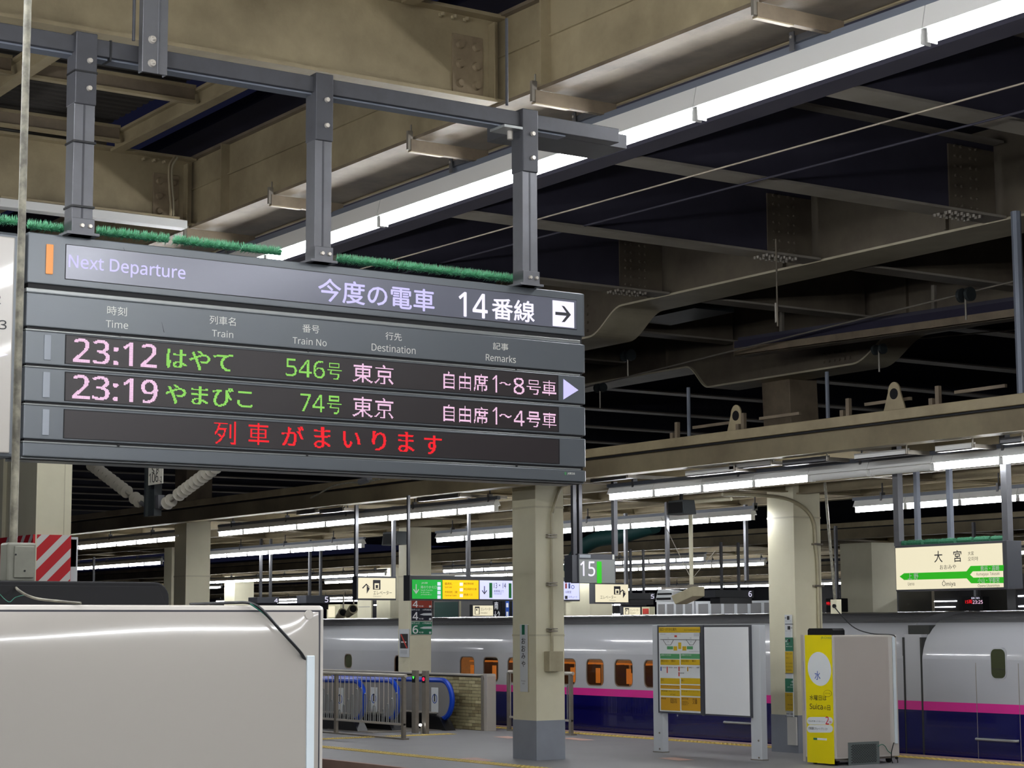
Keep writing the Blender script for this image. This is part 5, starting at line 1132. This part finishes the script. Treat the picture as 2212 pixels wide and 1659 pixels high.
a = P(1494, 1085, 1, 20.5)-o; MB().cyl((0, 0, 0), (0, 0, a.z), .035, 10).build('drop_pole', 'cream', t, smooth=True); b = P(1580, 1078, 1, 20.5)-o; MB().cyl((0, 0, a.z), (b.x, 0, a.z), .03, 8).build('cross_pole', 'cream', t)
q = P(1465, 1303, 1, 20.5)-o; q2 = P(1512, 1280, 1, 20.5)-o
MB().prism([(q.x, q.z+.12), (q.x+.1, q.z-.02), (q2.x, q2.z-.06), (q2.x, q2.z+.1)], 1, -.15, .1).build('lamp_box', 'conduit', t, bevel=.01); B('bracket', 'steel_dark', t, -.05, .08, -.05, .05, -.12, .04)
for du in (1428, 1545):
    MB().cyl((0, 0, .12), P(du, 1118 if du < 1500 else 1190, 1, 20.5)-o, .006, 5).build('stay_wire', 'steel', t)
t = thing('lamp_box', 'white striped box lamp on an arm between the two columns', 'lamp', P(1440, 1285, 1, 22)); o = t.location.copy()
MB().prism([(-.2, -.12), (.25, -.12), (.32, .06), (-.12, .1)], 1, -.1, .15).build('housing', 'paper_white', t); B('dark_stripe', 'black', t, -.16, .24, -.11, -.1, -.09, -.05); B('dark_stripe', 'black', t, -.13, .27, -.11, -.1, -.0, .03); B('top_arm', 'steel_dark', t, -.15, .7, .0, .06, .1, .14); B('drop_post', 'galv', t, -.03, .03, .0, .06, .14, 4.3-o.z)
# gutter box and rods over the tracks
gL, gR = P(1590, 770, 1, 20.6), P(2212, 685, 1, 20.6)
t = thing('box_gutter', 'long grey box gutter hanging on rods across the right side', 'gutter', gL); t.rotation_euler = (0, -math.atan2(gR.z-gL.z, gR.x-gL.x), 0)
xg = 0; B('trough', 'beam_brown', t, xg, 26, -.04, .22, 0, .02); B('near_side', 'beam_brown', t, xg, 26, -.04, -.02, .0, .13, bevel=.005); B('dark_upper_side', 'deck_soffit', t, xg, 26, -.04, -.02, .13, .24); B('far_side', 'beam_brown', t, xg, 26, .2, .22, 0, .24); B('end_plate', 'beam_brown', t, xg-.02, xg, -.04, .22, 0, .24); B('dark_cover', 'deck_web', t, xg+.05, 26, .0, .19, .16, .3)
for u in (1680, 2010):
    x_ = P(u, 700, 1, 20.6).x-gL.x; B('hanger_rod', 'steel_dark', t, x_-.03, x_+.03, .05, .1, .2, .65)
t = thing('suspension_rod', 'thin vertical rod with a small insulator hanging before the box girders', 'rod', P(1680, 705, 1, 16.5)); o = t.location.copy(); q = P(1678, 392, 1, 16.5)
MB().cyl((0, 0, 0), (0, 0, 6.95-o.z), .012, 6).build('rod', 'deck_web_brown', t); MB().ball((0, 0, q.z-o.z), .04, sz=1.6).build('insulator', 'insulator', t, smooth=True); MB().cyl((-.02, 0, .05), (-.02, 0, .3), .022, 8).build('turnbuckle', 'steel_dark', t)
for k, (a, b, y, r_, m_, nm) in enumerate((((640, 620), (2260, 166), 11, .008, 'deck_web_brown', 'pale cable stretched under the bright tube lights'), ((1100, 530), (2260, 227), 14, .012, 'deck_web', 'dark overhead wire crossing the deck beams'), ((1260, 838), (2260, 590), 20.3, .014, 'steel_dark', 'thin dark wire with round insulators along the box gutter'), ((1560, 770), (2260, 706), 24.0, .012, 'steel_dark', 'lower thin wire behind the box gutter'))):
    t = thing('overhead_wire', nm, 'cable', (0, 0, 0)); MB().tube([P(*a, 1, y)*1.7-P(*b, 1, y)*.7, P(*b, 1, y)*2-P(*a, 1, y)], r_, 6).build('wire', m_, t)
for k, (u, v, y) in enumerate(((2085, 637, 20.2), (1356, 768, 20.2), (1898, 755, 21.5), (1296, 838, 20.2))):
    p = P(u, v, 1, y); t = thing('wire_insulator', 'pair of dark blue round wire insulators, %s' % ['at the right above the box gutter', 'below the girder left of the box gutter', 'at the haunch right of the tall column', 'beside the right edge of the board'][k], 'insulator', p)
    for d in (-.09, .06): MB().cyl((d, 0, 0), (d+.05, 0, 0), .1 if k < 2 else .08, 14).build('disc', 'navy_post', t, smooth=True)
    MB().cyl((0, 0, -.35), (0, 0, 0), .015, 6).build('stem', 'steel_dark', t)
# lifting eyes, posts and small tanks on the canopy top
for k, (u, v) in enumerate(((1590, 938), (1932, 890))):
    p = P(u, v, 1, 17.6); t = thing('lifting_eye', 'cream lifting eye plate on the canopy edge, %s one' % ('left', 'right')[k], 'bracket', (p.x, 17.6, ZC+.4)); R_ = .13
    po = [(-.2, 0), (.2, 0)]+[(R_*math.cos(a_)*.8, .26+R_*math.sin(a_)) for a_ in [math.pi*i/10 for i in range(11)]]; n_ = len(po); pi_ = [(.06*math.cos(2*math.pi*(i-4)/n_+.0), .22+.07*math.sin(2*math.pi*(i-4)/n_)) for i in range(n_)]
    MB().prism(po, 1, 0, .02).build('plate', 'beam_cream', t); MB().cyl((0, -.004, .24), (0, -.001, .24), .07, 14).build('hole', 'black', t)
for k, u in enumerate((1478, 1622, 1850, 2045)):
    p = P(u, 930, 1, 17.6); t = thing('gutter_bracket', 'small brown frame bracket on top of the island canopy, %s from the left' % ORD[k], 'bracket', (p.x, 17.45, ZC+.4), 0, 'frame brackets on the island canopy')
    B('upright', 'beam_brown', t, -.03, .03, 0, .05, 0, .24); B('tie_bar', 'beam_brown', t, 0, .8, .3, .34, .16, .2); B('foot', 'beam_brown', t, -.14, -.08, 0, .06, -.02, .1)
for k, (u, v, y) in enumerate(((1488, 905, 19), (1788, 878, 19.5), (2208, 840, 17.7))):
    p = P(u, v, 1, y); t = thing('hanger_tube', 'thin grey hanger tube between deck and island canopy, %s from the left' % ORD[k], 'rod', (p.x, y, ZC+.3), 0, 'hanger tubes above the island canopy'); MB().cyl((0, 0, 0), (0, 0, 6.93-ZC-.3 if k == 2 else 1.1), .03 if k < 2 else .06, 8).build('tube', 'lamp_rail', t, smooth=True)
t = thing('deck_box', 'grey-blue box hung under the big girder beside the board', 'box', P(1480, 680, 1, 19.6)); B('box', 'navy_post', t, -1.0, .6, -.3, .5, 0, .4)
# near-camera cable on cream beam, conduit behind board, small wires
t = thing('beam_conduit', 'pair of cream conduits bent over the lower cream cross beam', 'conduit', (-19.3, 7.6, 6.6)); o = t.location.copy()
MB().tube(smooth_path([P(u, v, 0, -19.3)-o for u, v in ((378, 338), (366, 360), (366, 400), (369, 440), (368, 468))]), .016, 6).build('conduit', 'beam_cream', t, smooth=True); MB().tube(smooth_path([P(u+6, v, 0, -19.3)-o for u, v in ((378, 340), (366, 362), (366, 400), (369, 440), (368, 468))]), .012, 6).build('conduit', 'conduit', t, smooth=True)
t = thing('lamp_housing', 'long pale lamp housing under the lower cream cross beam at left', 'ceiling light', (-19.4, 6.4, 6.33)); a = P(0, 440, 0, -19.3); b = P(405, 490, 0, -19.3)
B('housing', 'lamp_white', t, -.06, .1, a.y-6.4, b.y-6.4, .06, .15, bevel=.006); B('base_strip', 'beam_cream', t, -.1, .12, a.y-6.4, b.y-6.5, .15, .17)
# ================================================================== far platforms: shops, screens, louvres
def block(name, label, cat, u0, v0, u1, v1, y, m, d=.5, group=None, parts=()):
    a = P(u0, v0, 1, y); b = P(u1, v1, 1, y); t = thing(name, label, cat, (a.x, y, b.z), 0, group); w = b.x-a.x; h = a.z-b.z
    B('body', m, t, 0, w, 0, d, 0, h, bevel=.005)
    for nm, mm, f0, g0, f1, g1 in parts: B(nm, mm, t, w*f0, w*f1, -.01, 0, h*(1-g1), h*(1-g0))
    return t
YK = 39.0
wb = B('wall_back', 'shop_dark', None, -240, 20, 91, 91.4, -1, 9); struct(wb)
block('kiosk', 'dark glazed kiosk wall left of the poster column above the train', 'kiosk', 805, 1288, 862, 1345, YK, 'shop_dark', 1.5, parts=[('pane_frame', 'shop_grey', .36, 0, .4, 1), ('pane_frame', 'shop_grey', .66, 0, .7, 1)]+[('painted_reflection', 'tube', .05+.33*i, .12+.2*j, .28+.33*i, .15+.2*j) for i in range(3) for j in range(2)])  # glowing strips painted on the dark glass as lamp reflections
block('kiosk', 'grey glazed kiosk wall right of the poster column', 'kiosk', 936, 1296, 996, 1345, YK, 'shop_grey', 1.5, parts=[('pane_frame', 'shop_cream', .94, 0, 1, 1), ('glass_pane', 'teal', .05, .1, .9, .95)])
block('kiosk', 'dark kiosk front with white arrow lettering beside the middle column', 'kiosk', 1064, 1294, 1090, 1345, YK-.4, 'shop_dark', .5, parts=[])
block('kiosk', 'violet panel with white dots at the left edge of the middle column', 'panel', 1092, 1298, 1113, 1345, YK-.5, 'kiosk_blue', .2, parts=[('white_dot', 'text_white', .1, .1, .3, .3), ('white_dot', 'text_white', .1, .5, .3, .7), ('black_bar', 'black', .4, 0, .7, 1)])
s = Fr('kiosk_lettering', 'white south exit lettering with up and down arrows on the dark kiosk', 'sign', (-50, YK-.42, 2.5), A_); s.txt('南', 'text_white', 1068, 1300, 1076, 1316, bold=.02); s.txt('↓↑', 'text_white', 1067, 1320, 1080, 1333, bold=.02); B('backing', 'shop_dark', s.o, s.px(1066, 1318)[0], s.px(1082, 1318)[0], 0, .01, s.px(1066, 1335)[1], s.px(1066, 1298)[1])
block('kiosk', 'cream wall block with pale notice at the far left above the train', 'kiosk', 706, 1306, 735, 1345, YK, 'shop_cream', 1, parts=[('notice', 'sign_cream', .1, .1, .6, .7)])
block('kiosk', 'cream panelled kiosk wall right of the floodlights above the train', 'kiosk', 772, 1296, 802, 1345, YK, 'cream', 1, parts=[('joint', 'shop_grey', .1, .3, .9, .32)])
block('kiosk', 'pale cream box above the train right of the middle column', 'kiosk', 1222, 1302, 1255, 1345, YK, 'cream', 1)
block('kiosk', 'dark glazed kiosk with bright reflections under the elevator sign with arrow', 'kiosk', 1264, 1290, 1345, 1345, YK+.5, 'shop_dark', 1, parts=[('painted_reflection', 'tube', .18+.2*i, .3+.36*j, .34+.2*i, .34+.36*j) for i in range(4) for j in range(2)]+[('post', 'black', .3, 0, .36, 1), ('post', 'black', .82, 0, .88, 1)])
block('kiosk', 'white louvred equipment cabinets above the train roof', 'equipment', 1418, 1300, 1500, 1345, YK, 'louvre', 1, parts=[('louvre_panel', 'shop_grey', .05+.24*i, .12, .22+.24*i, .95) for i in range(4)])
block('kiosk', 'grey louvred equipment cabinets left of the column with direction signs', 'equipment', 1502, 1300, 1682, 1345, YK, 'louvre', 1, parts=[('louvre_panel', 'shop_grey', .04+.16*i, .1, .16+.16*i, .95) for i in range(6)])
block('poster_case', 'small red poster case right of the small elevator sign above the train', 'poster', 1386, 1311, 1404, 1330, YK-1, 'shop_cream', .2, parts=[('red_field', 'paper_red', .15, .2, .85, .8)])
block('glass_shop', 'dark shop windows with light reflections under the station name sign', 'shop', 1940, 1275, 2120, 1345, YK, 'shop_dark', 1, parts=[('painted_reflection', 'tube', .45, .35, .72, .37), ('painted_reflection', 'tube', .46, .52, .7, .54), ('mullion', 'steel_dark', .42, 0, .45, 1)])  # reflections in the shop glass are glowing strips too
block('glass_shop', 'dark shop windows at the right border under the station name sign', 'shop', 2193, 1272, 2260, 1345, YK, 'shop_dark', 1, parts=[('painted_reflection', 'tube', .1, .2, .7, .23), ('painted_reflection', 'tube', .1, .5, .6, .53)])
for k, (u0, v0, u1, v1, y, nm, tx) in enumerate(((1784, 1293, 1818, 1322, 30.5, 'black departure screen right of the column with direction signs', (('3', 'white_glow', 1802, 1298, 1808, 1308), ('特急', 'led_red', 1785, 1300, 1800, 1307))), (2078, 1289, 2124, 1320, 32, 'black departure screen with pink time below the station name sign', (('15両', 'led_red', 2085, 1296, 2100, 1304), ('23:25', 'led_pink', 2101, 1297, 2123, 1304), ('電車ご案内', 'white_glow', 2098, 1290, 2116, 1294))))):
    s = Fr('departure_screen', nm, 'departure screen', (P(u0, v0, 1, y).x, y, P(u0, v1, 1, y).z), A_); a = s.px(u0, v0); b = s.px(u1, v1); B('casing', 'black', s.o, a[0], b[0], 0, .2, b[1], a[1], bevel=.01)
    for st_, m_, *bb in tx: s.txt(st_, m_, *bb, y=-.004)
    B('hanger_post', 'galv', s.o, (a[0]+b[0])/2-.03, (a[0]+b[0])/2+.03, .08, .14, a[1], 4.3-s.loc.z)
for k, (u, v, y, nm) in enumerate(((740, 1330, 33, 'lower'), (762, 1322, 33, 'upper'))):
    p = P(u, v, 1, y); t = thing('floodlight', 'grey cylindrical floodlight pair above the train roof at left, %s one' % nm, 'lamp', p); MB().cyl((-.35, 0, -.1), (.2, -.1, .1), .1, 12, .17).build('housing', 'conduit', t, smooth=True); MB().cyl((.2, -.1, .1), (.22, -.105, .107), .12, 12).build('lens', 'black', t); B('arm', 'steel_dark', t, 0, .04, 0, .04, .1, .7)
for k, (u, v, y) in enumerate(((1405, 1288, 38), (1640, 1300, 38), (640, 1290, 40))): pass
t = thing('teal_duct', 'dim teal duct behind the number 15 sign posts', 'duct', P(1230, 1215, 1, 30)); MB().tube(smooth_path([Vector((0, 0, -.2)), Vector((.5, 0, .3)), Vector((1.2, 0, .55)), Vector((2.2, 0, .6)), Vector((3.6, 0, .8))]), .2, 10).build('duct', 'teal', t, smooth=True)
for k, (u, y) in enumerate(((1352, 23), (1612, 23.2), (1010, 23.0), (203, 23))):
    p = P(u, 1200, 1, y); t = thing('drop_post', 'thin grey post hanging from the island canopy, %s' % ['right of the number 15 sign', 'above the number 6 display', 'left of the middle column', 'behind the striped column'][k], 'post', (p.x, y, 2.9)); B('post', 'galv', t, -.03, .03, -.03, .03, 0, 1.35)
